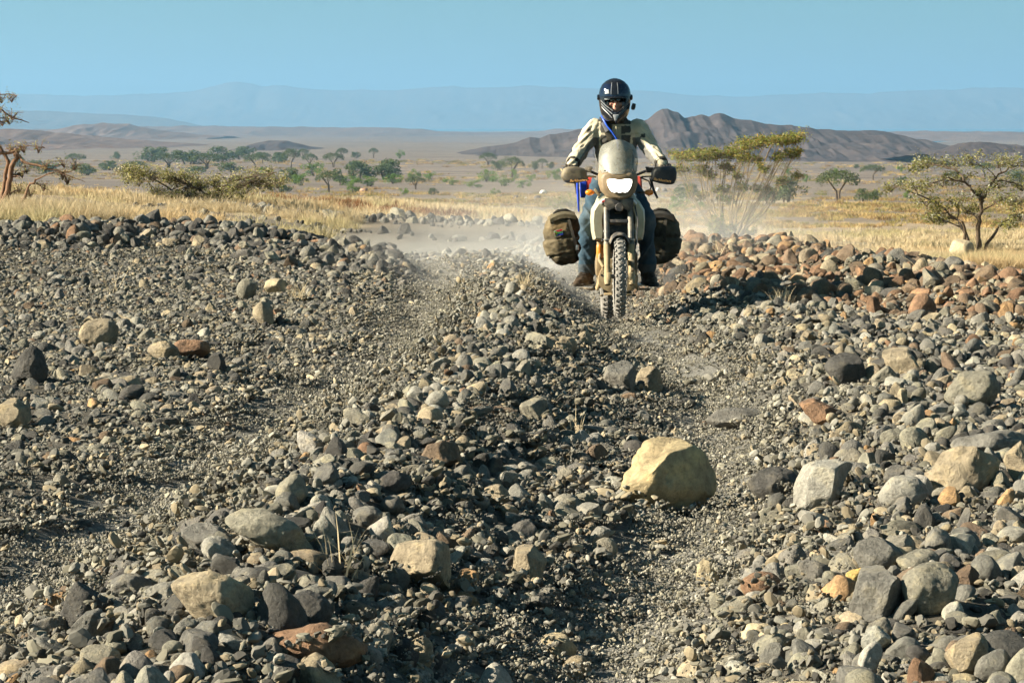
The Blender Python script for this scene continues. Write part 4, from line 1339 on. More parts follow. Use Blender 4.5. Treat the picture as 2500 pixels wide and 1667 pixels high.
FAR = [(912, 386, 24, 'flat', .95), (977, 388, 24, 'bush', 1.0), (835, 390, 30, 'flat', .9), (868, 387, 28, 'dome', .7), (710, 414, 46, 'flat', 1.05), (756, 409, 40, 'flat', .8), (814, 409, 52, 'flat', .65),
       (678, 399, 46, 'dome', .7), (740, 389, 30, 'flat', .8), (872, 438, 100, 'dome', .55), (945, 438, 118, 'dome', .5), (865, 471, 38, 'bush', 1.0), (770, 430, 58, 'bush', .6), (804, 470, 66, 'flat', .75), (715, 450, 58, 'dome', .8),
       (735, 454, 46, 'bush', .7), (1008, 444, 34, 'bush', 1.0), (1015, 463, 50, 'flat', .6), (1056, 477, 28, 'dome', .8), (1050, 441, 36, 'bush', .7), (1192, 406, 44, 'flat', .7), (1214, 417, 38, 'dome', .8), (1250, 434, 60, 'flat', .8),
       (1190, 444, 56, 'bush', .6), (1254, 443, 22, 'bush', 1.5), (1226, 455, 60, 'bush', .5), (1307, 416, 26, 'dome', 1.0), (1324, 413, 27, 'flat', .9), (1346, 412, 22, 'dome', .9), (1358, 440, 44, 'bush', .7), (1300, 443, 26, 'bush', .7),
       (1205, 480, 28, 'bush', .8), (607, 386, 27, 'flat', .7), (633, 387, 32, 'dome', .6), (640, 400, 44, 'flat', .6), (372, 396, 96, 'dome', .45), (461, 402, 96, 'dome', .45), (536, 396, 84, 'dome', .55), (589, 390, 62, 'dome', .6),
       (684, 395, 40, 'dome', .7), (283, 389, 28, 'dome', .8), (411, 411, 84, 'flat', .4), (506, 414, 92, 'flat', .4), (625, 414, 60, 'flat', .6), (92, 414, 44, 'dome', .6), (119, 426, 64, 'dome', .5), (184, 408, 52, 'flat', .6),
       (208, 429, 66, 'dome', .5), (45, 408, 52, 'dome', .6), (330, 425, 60, 'flat', .5), (1918, 494, 84, 'dome', .9), (1878, 498, 60, 'dome', .8), (1926, 428, 24, 'bush', 1.0), (1968, 446, 20, 'bush', 1.2), (2046, 493, 104, 'flat', .72),
       (2105, 492, 48, 'dome', .8), (2138, 492, 36, 'dome', .9), (2041, 446, 24, 'bush', 1.6), (2199, 421, 22, 'bush', .9), (2218, 488, 26, 'bush', 1.0), (2202, 453, 30, 'dome', .9), (2405, 434, 50, 'flat', .7), (2486, 448, 56, 'dome', .7), (2325, 453, 46, 'flat', .7),
       (1684, 486, 92, 'dome', .5), (1650, 514, 66, 'bush', .6), (1710, 512, 36, 'bush', .6), (2130, 440, 60, 'flat', .6), (2090, 412, 16, 'dome', .8),
       (830, 453, 62, 'bush', .45), (900, 456, 72, 'bush', .4), (962, 449, 62, 'bush', .45), (690, 471, 52, 'dome', .5), (1100, 453, 42, 'bush', .5), (1160, 459, 52, 'bush', .42), (1280, 459, 42, 'bush', .5), (985, 476, 36, 'bush', .5), (560, 421, 72, 'dome', .4), (480, 426, 62, 'dome', .4), (270, 416, 62, 'dome', .45), (642, 431, 52, 'bush', .5)]

def plain_hit(px, py):
    ds = np.exp(np.linspace(np.log(110), np.log(3300), 2500))
    x = (px - 1250) * ds / FPX
    zr = EYE - (py - HROW) * ds / FPX
    zg = height(x, ds)
    k = np.argmax(zr <= zg)
    return float(x[k]), float(ds[k]), float(zg[k])

by_kind = {}
for i, (px, py, w, kind, asp) in enumerate(FAR):
    x, d, z = plain_hit(px, py)
    W = w * d / FPX * 1.05
    tm, cmesh = FT[kind][i % 3]
    root = empty({'flat': 'acacia_tree', 'dome': 'thorn_tree', 'bush': 'bush'}[kind], (x, d, z))
    root.scale = (W, W, W * asp * {'flat': 1.5, 'dome': 1.5, 'bush': 1.1}[kind])
    root.rotation_euler = (0, 0, i * 1.7)
    link_mesh('trunk', tm, None, root); link_mesh('crown', cmesh, None, root)
    tagk(root, None, 'bush' if kind == 'bush' else 'tree', 'trees and bushes scattered over the plain')
    by_kind.setdefault(kind, []).append((px, root))
for kind, lst in by_kind.items():
    lst.sort(key=lambda q: q[0])
    for k, (px, o) in enumerate(lst):
        o['label'] = '%s, %s from the mesa side' % ({'flat': 'flat-topped dark acacia far out on the plain', 'dome': 'dark domed thorn tree out on the plain', 'bush': 'bright green bush out on the plain'}[kind], ORD[k])

# little huts on the plain
def hut_mat(name, c):
    return simple_mat(name, c, .9, 0, 3.0, .35, .5, .05)
M['thatch'] = hut_mat('dark_thatch', (.10, .085, .07)); M['sheet'] = hut_mat('pale_sheeting', (.6, .56, .48)); M['mudwall'] = hut_mat('mud_wall', (.42, .25, .16))
def hut(px, py, w, h, mat, label):
    x, d, z = plain_hit(px, py)
    W = w * d / FPX; H = h * d / FPX
    g = np.random.default_rng(int(px))
    root = empty('hut', (x, d, z - .1))
    V, F = [], []
    nr, nsg = 7, 14
    for r in range(nr):
        t = r / (nr - 1)
        rad = math.cos(t * math.pi / 2 * .98) ** .75
        for s in range(nsg):
            a = 2 * math.pi * s / nsg
            j = 1 + g.normal(0, .04)
            V.append((W * .5 * rad * math.cos(a) * j, W * .5 * rad * math.sin(a) * j, H * math.sin(t * math.pi / 2) * j))
    for r in range(nr - 1):
        for s in range(nsg):
            a0 = r * nsg + s; a1 = r * nsg + (s + 1) % nsg
            F += [(a0, a1, a1 + nsg), (a0, a1 + nsg, a0 + nsg)]
    link_mesh('dome', mesh_np('dome', V, F), mat, root)
    dw = W * .16
    V = [(-dw, -W * .53, 0), (dw, -W * .53, 0), (dw, -W * .47, H * .5), (0, -W * .44, H * .62), (-dw, -W * .47, H * .5), (-dw, -W * .3, 0), (dw, -W * .3, 0), (dw, -W * .3, H * .5), (0, -W * .3, H * .62), (-dw, -W * .3, H * .5)]
    F4 = [(0, 1, 2), (0, 2, 4), (2, 3, 4), (0, 4, 9), (0, 9, 5), (1, 6, 7), (1, 7, 2), (4, 3, 8), (4, 8, 9), (3, 2, 7), (3, 7, 8)]
    link_mesh('doorway', mesh_np('doorway', V, F4, False), M['thatch'], root)
    tagk(root, label, 'hut', 'little huts on the plain')
hut(1326, 474, 19, 11, M['sheet'], 'hut covered with white sheeting on the plain beside the rider')
hut(1261, 488, 18, 12, M['thatch'], 'dark thatched hut standing between two smaller ones')
hut(1312, 488, 19, 12, M['thatch'], 'dark thatched hut in front of the white-covered hut')
hut(1231, 486, 9, 7, M['mudwall'], 'tiny reddish hut at the mesa end of the hut line')
hut(1284, 486, 8, 6, M['sheet'], 'tiny pale hut between the two dark thatched huts')
hut(888, 471, 24, 12, M['mudwall'], 'reddish mud hut beside the bright bush on the plain')
hut(1606, 467, 11, 10, M['sheet'], 'small white hut just past the rider\'s black hand guard')
hut(1622, 468, 16, 10, M['thatch'], 'dark hut beside the small white hut past the hand guard')
# ------------------------------------------------------------------ building blocks for made things
class MB:
    """collects shapes for one mesh"""
    def __init__(self):
        self.bm = bmesh.new()
    def box(self, c, s, rot=None, bevel=0.0, seg=2):
        t = bmesh.new()
        bmesh.ops.create_cube(t, size=1.0)
        for v in t.verts: v.co = Vector((v.co.x * s[0], v.co.y * s[1], v.co.z * s[2]))
        if bevel: bmesh.ops.bevel(t, geom=t.edges[:] + t.verts[:], offset=bevel, segments=seg, affect='EDGES', profile=.6)
        m = Matrix.Translation(Vector(c)) @ (Euler(rot).to_matrix().to_4x4() if rot else Matrix())
        t.transform(m)
        self._add(t); return self
    def _add(self, t):
        me = bpy.data.meshes.new('tmp'); t.to_mesh(me); t.free()
        self.bm.from_mesh(me); bpy.data.meshes.remove(me)
    def loft(self, rings, cap0=True, cap1=True, closed=True):
        bm = self.bm
        rv = [[bm.verts.new(Vector(p)) for p in r] for r in rings]
        n = len(rv[0])
        for a, b in zip(rv[:-1], rv[1:]):
            for i in range(n if closed else n - 1):
                j = (i + 1) % n
                bm.faces.new((a[i], a[j], b[j], b[i]))
        if closed and cap0: bm.faces.new(rv[0][::-1])
        if closed and cap1: bm.faces.new(rv[-1])
        return self
    def tube(self, pts, r, seg=10, cap=True):
        pts = [Vector(p) for p in pts]
        rr = r if hasattr(r, '__len__') else [r] * len(pts)
        rings = []
        a = None
        for i, p in enumerate(pts):
            d = (pts[min(i + 1, len(pts) - 1)] - pts[max(i - 1, 0)]).normalized()
            if a is None: a = d.orthogonal().normalized()
            else: a = (a - d * a.dot(d)).normalized()
            b = d.cross(a)
            rings.append([p + (a * math.cos(2 * math.pi * k / seg) + b * math.sin(2 * math.pi * k / seg)) * rr[i] for k in range(seg)])
        return self.loft(rings, cap, cap)
    def ball(self, c, r, sub=3, rot=None):
        t = bmesh.new()
        bmesh.ops.create_icosphere(t, subdivisions=sub, radius=1.0)
        rr = r if hasattr(r, '__len__') else (r, r, r)
        m = Matrix.Translation(Vector(c)) @ (Euler(rot).to_matrix().to_4x4() if rot else Matrix()) @ Matrix.Diagonal((*rr, 1))
        t.transform(m)
        self._add(t); return self
    def prism(self, poly, y0, y1, bevel=0.0, scale1=1.0):
        """polygon in X-Z, pushed from y0 to y1"""
        t = bmesh.new()
        cx = sum(p[0] for p in poly) / len(poly); cz = sum(p[1] for p in poly) / len(poly)
        f0 = [t.verts.new((p[0], y0, p[1])) for p in poly]
        f1 = [t.verts.new((cx + (p[0] - cx) * scale1, y1, cz + (p[1] - cz) * scale1)) for p in poly]
        n = len(poly)
        for i in range(n):
            t.faces.new((f0[i], f0[(i + 1) % n], f1[(i + 1) % n], f1[i]))
        t.faces.new(f0[::-1]); t.faces.new(f1)
        bmesh.ops.recalc_face_normals(t, faces=t.faces[:])
        if bevel: bmesh.ops.bevel(t, geom=t.edges[:] + t.verts[:], offset=bevel, segments=2, affect='EDGES', profile=.6)
        self._add(t); return self
    def build(self, name, mat, parent, smooth=True, angle=40):
        bmesh.ops.recalc_face_normals(self.bm, faces=self.bm.faces[:])
        me = bpy.data.meshes.new(name)
        self.bm.to_mesh(me); self.bm.free()
        if smooth:
            me.polygons.foreach_set('use_smooth', [True] * len(me.polygons))
            me.set_sharp_from_angle(angle=R(angle))
        o = link_mesh(name, me, mat, parent)
        return o

def evaluated(mb, mods):
    """mesh of a shape after modifiers"""
    bmesh.ops.recalc_face_normals(mb.bm, faces=mb.bm.faces[:])
    me = bpy.data.meshes.new('tmp'); mb.bm.to_mesh(me); mb.bm.free()
    o = bpy.data.objects.new('tmp', me); col.objects.link(o)
    for typ, kw in mods:
        m = o.modifiers.new(typ, typ)
        for k, v in kw.items(): setattr(m, k, v)
    dg = bpy.context.evaluated_depsgraph_get()
    dg.update()
    out = bpy.data.meshes.new_from_object(o.evaluated_get(dg), depsgraph=dg)
    bpy.data.objects.remove(o); bpy.data.meshes.remove(me)
    out.materials.clear()
    out.polygons.foreach_set('use_smooth', [True] * len(out.polygons))
    return out

def organic(mb, voxel, smooth=5):
    return evaluated(mb, [('REMESH', dict(mode='VOXEL', voxel_size=voxel)), ('SMOOTH', dict(factor=.5, iterations=smooth))])

def verts_np(me):
    a = np.empty(len(me.vertices) * 3, np.float32); me.vertices.foreach_get('co', a); return a.reshape(-1, 3).astype(float)
def normals_np(me):
    a = np.empty(len(me.vertices) * 3, np.float32); me.vertices.foreach_get('normal', a); return a.reshape(-1, 3).astype(float)
def push(me, amount):
    v = verts_np(me) + normals_np(me) * amount[:, None]
    me.vertices.foreach_set('co', v.astype(np.float32).ravel()); me.update()
def paint(me, name, colr):
    ca = me.color_attributes.new(name, 'FLOAT_COLOR', 'POINT')
    ca.data.foreach_set('color', np.concatenate([colr, np.ones((len(colr), 1))], 1).astype(np.float32).ravel())

DUST = (.42, .335, .215)
def cloth_mat(name, attr=None, color=None, rough=.9, weave=260.0, dust_amt=.2, bump=.25):
    t = NT(name)
    c = t.coord('Object')
    base = t.attr(attr).outputs['Color'] if attr else None
    n = t.noise(c, 14, 5, .65)
    if base is None:
        base = t.ramp(n, [(.3, [v * .75 for v in color]), (.7, [v * 1.25 for v in color])])
    else:
        base = t.mix(1.0, base, t.ramp(n, [(.3, .82), (.7, 1.15)]), 'MULTIPLY')
    df = t.noise(c, 5.5, 6, .7)
    m = t.math('MULTIPLY', t.ramp(df, [(.45, 0.), (.75, 1.)]), dust_amt)
    base = t.mix(m, base, DUST)
    wv = t.noise(c, weave, 2, .5)
    h = t.math('ADD', wv, t.math('MULTIPLY', t.noise(c, 22, 4, .6, .6), 3.0))
    t.principled(base, rough, 0, t.bump(h, bump, .006), .2)
    return t.m

M['tyre'] = simple_mat('dusty_rubber', (.030, .031, .032), .85, 0, 60, .3, .3, .003, (.24, .22, .185), .85, 22)
M['tyre_rear'] = M['tyre']
M['rim'] = simple_mat('dull_rim', (.12, .11, .10), .45, .7, 40, .2, .1, .002, DUST, .4)
M['fork_up'] = simple_mat('dusty_grey_metal', (.11, .103, .088), .5, .35, 40, .2, .1, .002, DUST, .38)
M['fork_low'] = simple_mat('dust_caked_fork', (.30, .225, .12), .75, .1, 30, .2, .25, .003, (.40, .31, .17), .5)
M['tanmetal'] = simple_mat('dust_caked_metal', (.29, .205, .105), .7, .15, 18, .25, .25, .004, (.40, .30, .155), .5)
M['engine'] = simple_mat('dusty_engine', (.13, .105, .07), .65, .3, 22, .3, .4, .006, (.34, .26, .15), .4)
M['black'] = simple_mat('black_plastic', (.016, .016, .017), .5, 0, 40, .3, .15, .002, DUST, .05)
M['black_dusty'] = simple_mat('dusty_black_plastic', (.030, .028, .026), .6, 0, 40, .3, .15, .002, DUST, .28)
M['cream'] = simple_mat('cream_bodywork', (.46, .42, .28), .38, 0, 9, .10, .05, .002, (.36, .29, .18), .40, 6)
M['mask'] = simple_mat('dusty_fairing', (.22, .155, .085), .5, 0, 9, .14, .06, .002, (.29, .205, .11), .5, 6)
M['white'] = simple_mat('white_sticker', (.75, .75, .74), .4, 0, 20, .08, .0, .002, DUST, .1)
M['red'] = simple_mat('red_sticker', (.55, .035, .03), .45, 0, 20, .1, .0)
M['orange_tank'] = simple_mat('orange_reservoir', (.62, .20, .02), .4, 0, 14, .2, .05, .002, DUST, .18)
M['chrome'] = simple_mat('scuffed_steel', (.5, .48, .44), .35, .9, 60, .2, .08, .001, DUST, .2)
M['handguard_dusty'] = simple_mat('dust_coated_guard', (.10, .08, .05), .6, 0, 12, .25, .1, .002, (.33, .26, .145), .36, 14)
M['letter'] = simple_mat('orange_cream_lettering', (.78, .40, .12), .5, 0, 60, .25, 0)
M['blue_cloth'] = cloth_mat('blue_bag_cloth', color=(.02, .06, .42), dust_amt=.1)
M['red_cloth'] = cloth_mat('red_bag_cloth', color=(.42, .045, .03), dust_amt=.15)
M['yellow'] = simple_mat('yellow_clip', (.75, .45, .02), .4)
M['bag'] = cloth_mat('olive_canvas', attr='cloth', dust_amt=.25, bump=.35)
M['strap'] = cloth_mat('dark_webbing', color=(.035, .032, .026), dust_amt=.2)
M['strap_grey'] = cloth_mat('grey_webbing', color=(.17, .165, .17), dust_amt=.1)

def glass_mat():
    t = NT('dusty_screen')
    c = t.coord('Object')
    n = t.noise(c, 9, 6, .65)
    d = t.n('ShaderNodeBsdfPrincipled'); d.inputs['Roughness'].default_value = .42
    t.l(t.ramp(n, [(.3, (.24, .23, .19)), (.7, (.38, .365, .30))]), d.inputs['Base Color'])
    tr = t.n('ShaderNodeBsdfTransparent'); tr.inputs[0].default_value = (.9, .9, .84, 1)
    mx = t.n('ShaderNodeMixShader')
    t.l(t.ramp(n, [(.3, .34), (.7, .58)]), mx.inputs[0])
    t.l(tr.outputs[0], mx.inputs[1]); t.l(d.outputs[0], mx.inputs[2]); t.l(mx.outputs[0], t.out.inputs[0])
    return t.m
M['screen'] = glass_mat()
def emit_mat(name, c, s):
    t = NT(name)
    e = t.n('ShaderNodeEmission'); e.inputs[0].default_value = (*c, 1); e.inputs[1].default_value = s
    t.l(e.outputs[0], t.out.inputs[0])
    return t.m
M['lamp'] = emit_mat('lit_headlamp', (1, .97, .90), 3.0)
M['amber'] = simple_mat('amber_lens', (.85, .22, .01), .25, 0, 50, .15, .1, .002, DUST, .12)

BX, BY = .895, 20.5
BZ = .041
bike = empty('motorcycle', (BX, BY, BZ))
tagk(bike, 'dust-covered adventure motorcycle with a glaring headlamp riding out of a gravel dip', 'motorcycle')

def wheel(name, c, Ro, w, tread_n, mat):
    """knobbly wheel standing in the Y-Z plane"""
    cx, cyy, cz = c
    root = empty(name, (0, 0, 0)); root.parent = bike
    mb = MB()
    prof = []
    hb = w * .5
    for k in range(17):
        a = -math.pi * .5 * 1.35 + k / 16 * math.pi * 1.35
        prof.append((hb * math.sin(a) * (1 if abs(a) < 1.5 else .96), Ro - .018 - w * .50 + (w * .50) * math.cos(a)))
    rings = []
    for s in range(96):
        q = 2 * math.pi * s / 96
        rings.append([(cx + p[0], cyy + p[1] * math.cos(q), cz + p[1] * math.sin(q)) for p in prof])
    rings.append(rings[0])
    mb.loft(rings, False, False, closed=False)
    bmesh.ops.remove_doubles(mb.bm, verts=mb.bm.verts[:], dist=1e-5)
    for s in range(tread_n):
        q = 2 * math.pi * s / tread_n
        for (ax, ln, wd, skew, dq) in ((-.26, .024, .030, .5, 0), (.26, .024, .030, -.5, .5), (-.74, .022, .022, .25, .5), (.74, .022, .022, -.25, 0)):
            qq = q + dq * 2 * math.pi / tread_n
            a = ax * 1.25
            rad = Ro - .018 - w * .50 + (w * .50) * math.cos(a) + .003
            x = hb * math.sin(a)
            m = Matrix.Translation((cx, cyy, cz)) @ Matrix.Rotation(qq, 4, 'X') @ Matrix.Translation((x, rad, 0)) @ Matrix.Rotation(-a, 4, 'Z') @ Matrix.Rotation(skew, 4, 'Y')
            t = bmesh.new(); bmesh.ops.create_cube(t, size=1.0)
            for v in t.verts: v.co = Vector((v.co.x * wd * (1 - .15 * (v.co.y > 0)), v.co.y * .018, v.co.z * ln * (1 - .15 * (v.co.y > 0))))
            t.transform(m); mb._add(t)
    mb.build('tyre', mat, root, True, 35)
    mb = MB()
    rr = Ro - .018 - w * .62
    rings = []
    for s in range(64):
        q = 2 * math.pi * s / 64
        rings.append([(cx + px, cyy + (rr + py) * math.cos(q), cz + (rr + py) * math.sin(q)) for px, py in ((-.030, .006), (-.032, -.006), (0, -.016), (.032, -.006), (.030, .006))])
    rings.append(rings[0])
    mb.loft(rings, False, False)
    mb.build('rim', M['rim'], root)
    mb = MB(); mb.tube([(cx - .07, cyy, cz), (cx - .035, cyy, cz), (cx - .03, cyy, cz), (cx + .03, cyy, cz), (cx + .035, cyy, cz), (cx + .07, cyy, cz)], [.018, .018, .045, .045, .018, .018], 20)
    mb.build('hub', M['rim'], root)
    for s in range(18):
        q = 2 * math.pi * s / 18; sg = 1 if s % 2 else -1
        mb = MB()
        mb.tube([(cx + sg * .028, cyy + .04 * math.cos(q + .4 * sg), cz + .04 * math.sin(q + .4 * sg)), (cx, cyy + (rr - .012) * math.cos(q), cz + (rr - .012) * math.sin(q))], .0022, 5)
        mb.build('spoke', M['chrome'], root)
    mb = MB()
    rings = []
    for s in range(40):
        q = 2 * math.pi * s / 40
        rings.append([(cx + .058 + dx, cyy + r * math.cos(q), cz + r * math.sin(q)) for dx, r in ((-.002, .15), (.002, .15), (.002, .105), (-.002, .105))])
    rings.append(rings[0]); mb.loft(rings, False, False)
    mb.build('brake_disc', M['chrome'], root)
    return root
wheel('front_wheel', (0, 0, .345), .350, .090, 36, M['tyre'])
wheel('rear_wheel', (-.035, 1.50, .20), .330, .125, 34, M['tyre_rear'])

# fork legs, axle, brackets
for sx, X in ((-1, -.098), (1, .104)):
    top = Vector((X, .27, .93)); ax = Vector((X, .0, .345)); dirv = (ax - top).normalized()
    mid = top + dirv * ((top.z - .60) / -dirv.z)
    mb = MB(); mb.tube([top, top.lerp(mid, .93), top.lerp(mid, .94), mid, ], [.0255, .0255, .030, .030], 18)
    up = mb.build('fork_leg', M['fork_up'], bike)
    bot = ax + dirv * .075
    mb = MB(); mb.tube([mid - dirv * .01, mid + dirv * .03, mid.lerp(bot, .55), mid.lerp(bot, .85), bot], [.029, .030, .026, .031, .024], 18)
    mb.box(ax + Vector((sx * -.012, -.012, -.005)), (.03, .06, .075), None, .008)
    mb.build('slider', M['fork_low'], up)
    mb = MB(); mb.tube([mid + Vector((0, -.004, .045)), mid + Vector((0, -.004, .052))], [.0335, .0335], 18)
    mb.build('clamp_ring', M['chrome'], up)
mb = MB(); mb.tube([(-.13, 0, .345), (.135, 0, .345)], .012, 12); mb.build('axle', M['chrome'], bike)
mb = MB(); mb.box((.003, .27, .925), (.26, .07, .035), (R(-22), 0, 0), .01); mb.box((.003, .22, .79), (.24, .06, .03), (R(-22), 0, 0), .008)
mb.build('triple_clamp', M['black_dusty'], bike)
mb = MB(); mb.box((.05 + .062, .02, .43), (.03, .07, .10), (R(-22), 0, 0), .01); mb.build('brake_caliper', M['engine'], bike)
mb = MB(); mb.tube([(.14, .26, .95), (.165, .18, .80), (.15, .13, .64), (.12, .05, .47)], .006, 8); mb.build('brake_hose', M['black'], bike)
mb = MB(); mb.tube([(.128, .20, .735), (.155, .19, .70), (.16, .18, .62), (.13, .17, .60)], .005, 6); mb.build('cable_guide', M['chrome'], bike)

# low mudguard arching over the tyre
rings = []
for k in range(15):
    q = R(70 + 75 * k / 14)
    r = .372
    wv = .080 + .010 * math.sin(math.pi * k / 14)
    sec = []
    for j in range(9):
        a = -1 + 2 * j / 8
        sec.append((a * wv, -math.cos(q) * (r - .030 * a * a - .05 * abs(a) ** 4), .345 + math.sin(q) * (r - .030 * a * a - .05 * abs(a) ** 4)))
    for j in range(8, -1, -1):
        a = -1 + 2 * j / 8
        sec.append((a * wv * .96, -math.cos(q) * (r - .005 - .030 * a * a - .05 * abs(a) ** 4), .345 + math.sin(q) * (r - .005 - .030 * a * a - .05 * abs(a) ** 4)))
    rings.append(sec)
mb = MB(); mb.loft(rings); mb.build('mudguard', M['black_dusty'], bike)

# headlamp fairing: outline in X-Z lofted from the back to a rounded nose
out = [(-.146, 1.205), (-.10, 1.222), (-.055, 1.21), (.0, 1.20), (.065, 1.21), (.11, 1.222), (.156, 1.205), (.172, 1.16), (.170, 1.10), (.150, 1.04), (.105, .990), (.06, .972), (.005, .966), (-.05, .972), (-.095, .990), (-.140, 1.04), (-.160, 1.10), (-.162, 1.16)]
cxm, czm = .005, 1.10
rings = []
for (yy, s, dz) in ((.44, 1.02, .01), (.34, 1.0, .005), (.26, .98, 0), (.205, .93, 0), (.175, .86, 0), (.165, .78, 0)):
    rings.append([(cxm + (p[0] - cxm) * s, yy + .25 * abs(p[0]) ** 1.5 * 2, czm + (p[1] - czm) * s + dz) for p in out])
mb = MB(); mb.loft(rings)
mask = mb.build('fairing', M['mask'], bike)
lamp = [(-.100, 1.146), (-.075, 1.153), (-.03, 1.150), (.009, 1.143), (.048, 1.150), (.093, 1.153), (.118, 1.146), (.120, 1.125), (.108, 1.085), (.085, 1.052), (.060, 1.042), (.035, 1.046), (.009, 1.040), (-.017, 1.046), (-.042, 1.042), (-.067, 1.052), (-.090, 1.085), (-.102, 1.125)]
mb = MB()
rings = []
for yy, s in ((.215, 1.0), (.150, 1.0), (.138, .96), (.130, .85), (.126, .6)):
    rings.append([(.009 + (p[0] - .009) * s * .93, yy, 1.098 + (p[1] - 1.098) * s) for p in lamp])
mb.loft(rings); hl = mb.build('headlamp', M['lamp'], bike)
mb = MB()
rings = []
for yy, s in ((.20, 1.10), (.146, 1.075), (.143, 1.01), (.20, 1.005)):
    rings.append([(.009 + (p[0] - .009) * s * .93, yy, 1.098 + (p[1] - 1.098) * s) for p in lamp])
mb.loft(rings, False, False); mb.build('lamp_surround', M['mask'], hl)

# windscreen
rings = []
nz = 14
for k in range(nz + 1):
    t = k / nz
    z = 1.195 + .290 * t
    hw = np.interp(t, [0, .12, .35, .6, .8, .93, 1], [.145, .158, .168, .164, .150, .128, .088])
    yc = .165 + .16 * t
    sec = []
    for j in range(17):
        a = -1 + j / 8
        sec.append((.006 + a * hw, yc + .085 * a * a + .02 * abs(a) ** 3, z - .028 * (a * a) * (t > .5) * (t - .5) * 2))
    for j in range(16, -1, -1):
        a = -1 + j / 8
        sec.append((.006 + a * hw, yc + .0045 + .085 * a * a + .02 * abs(a) ** 3, z - .028 * (a * a) * (t > .5) * (t - .5) * 2))
    rings.append(sec)
mb = MB(); mb.loft(rings); ws = mb.build('windscreen', M['screen'], bike)
for bx_, bz_ in ((-.112, 1.222), (-.100, 1.196), (.124, 1.226), (.114, 1.198)):
    mb = MB(); mb.ball((bx_, .165 + .085 * .5, bz_), (.0075, .006, .0075), 2); mb.build('bolt', M['black'], ws)

# radiator shrouds: curved cream panels each side
for sg in (-1, 1):
    off = .006
    poly = [(.070, 1.00), (.115, 1.00), (.165, .955), (.190, .885), (.196, .80), (.190, .70), (.176, .635), (.118, .632), (.112, .70), (.120, .79), (.112, .87), (.085, .93)]
    rings = []
    for yy, s, dx in ((.24, .90, -.004), (.255, .97, 0), (.30, 1.0, .004), (.42, 1.02, .012), (.58, 1.0, .010), (.70, .95, 0)):
        rings.append([(off + sg * (.14 + (p[0] - .14) * s + dx + .024 * float(smooth01((1.0 - p[1]) / .12))), yy + .25 * (1.0 - p[1]) * (yy < .5) * .4, .82 + (p[1] - .82) * s) for p in poly])
    mb = MB(); mb.loft(rings); sh = mb.build('shroud', M['cream'], bike)
    mb = MB()
    hole = [(.160, .915), (.192, .90), (.202, .865), (.195, .825), (.172, .80), (.160, .845)]
    mb.prism([(off + sg * p[0], p[1]) for p in hole], .262, .33, .003)
    mb.build('vent', M['black'], sh)
    mb = MB()
    mb.prism([(off + sg * p[0], p[1]) for p in ((.088, .985), (.118, .992), (.156, .952), (.150, .935), (.118, .965))], .228, .262, .002)
    mb.build('sticker', M['white'], sh)
    if sg < 0:
        mb = MB()
        mb.prism([(off + sg * p[0], p[1]) for p in ((.108, .975), (.122, .975), (.138, .958), (.128, .955))], .222, .250, .001)
        mb.prism([(off + sg * p[0], p[1]) for p in ((.128, .972), (.136, .972), (.148, .956), (.142, .953))], .222, .250, .001)
        mb.build('logo', M['red'], sh)
mb = MB()
mb.prism([(-.115, .99), (.13, .99), (.125, .93), (.09, .885), (.045, .905), (.005, .915), (-.035, .905), (-.08, .885), (-.115, .93)], .20, .36, .008)
mb.build('fairing_underside', M['black_dusty'], bike)
mb = MB(); mb.tube([(.01, .175, .915), (.01, .20, .915), (.01, .23, .915)], [.030, .038, .030], 20); mb.build('horn', M['black_dusty'], bike)
mb = MB(); mb.box((.004, .40, .76), (.22, .06, .30), (R(-8), 0, 0), .01)
rad = mb.build('radiator', M['black'], bike)
for k in range(4):
    mb = MB(); mb.box((.004, .362 + .004 * k, .86 - .05 * k), (.055, .008, .012), None, .002); mb.build('fin', M['engine'], rad)
# tank, seat, tail, subframe
rings = []
for yy, hw, z0, z1 in ((.40, .09, .80, 1.02), (.50, .17, .74, 1.06), (.66, .19, .72, 1.05), (.80, .15, .76, 1.0), (.92, .11, .80, .95)):
    ring = []
    for k in range(20):
        a = 2 * math.pi * k / 20
        ring.append((.004 + hw * abs(math.cos(a)) ** .7 * math.copysign(1, math.cos(a)), yy, (z0 + z1) / 2 + (z1 - z0) / 2 * abs(math.sin(a)) ** .8 * math.copysign(1, math.sin(a))))
    rings.append(ring)
mb = MB(); mb.loft(rings); mb.build('fuel_tank', M['cream'], bike)
rings = []
for yy, hw, zt in ((.86, .10, .93), (1.0, .13, .90), (1.25, .15, .90), (1.55, .14, .95), (1.75, .10, .97)):
    rings.append([(hw * c, yy, zt - .045 + .045 * s) for c, s in ((-1, -1), (-1, .2), (-.8, .9), (0, 1), (.8, .9), (1, .2), (1, -1))])
mb = MB(); mb.loft(rings); mb.build('seat', M['black_dusty'], bike)
mb = MB()
for sg in (-1, 1):
    mb.tube([(sg * .10, .45, .86), (sg * .14, .75, .62), (sg * .13, 1.05, .40), (sg * .10, 1.12, .24)], .018, 10)
    mb.tube([(sg * .13, .95, .78), (sg * .12, 1.35, .82), (sg * .10, 1.75, .90)], .014, 10)
    mb.tube([(sg * .13, 1.05, .45), (sg * .12, 1.35, .82)], .013, 10)
mb.build('frame', M['orange_tank'], bike)
mb = MB()
for sg in (-1, 1):
    mb.box((-.035 + sg * .095, 1.28, .22), (.03, .48, .06), (R(4), 0, 0), .01)
mb.build('swingarm', M['engine'], bike)
mb = MB(); mb.tube([(.16, 1.0, .55), (.22, 1.3, .70), (.24, 1.75, .84)], [.03, .055, .055], 16); mb.build('silencer', M['engine'], bike)
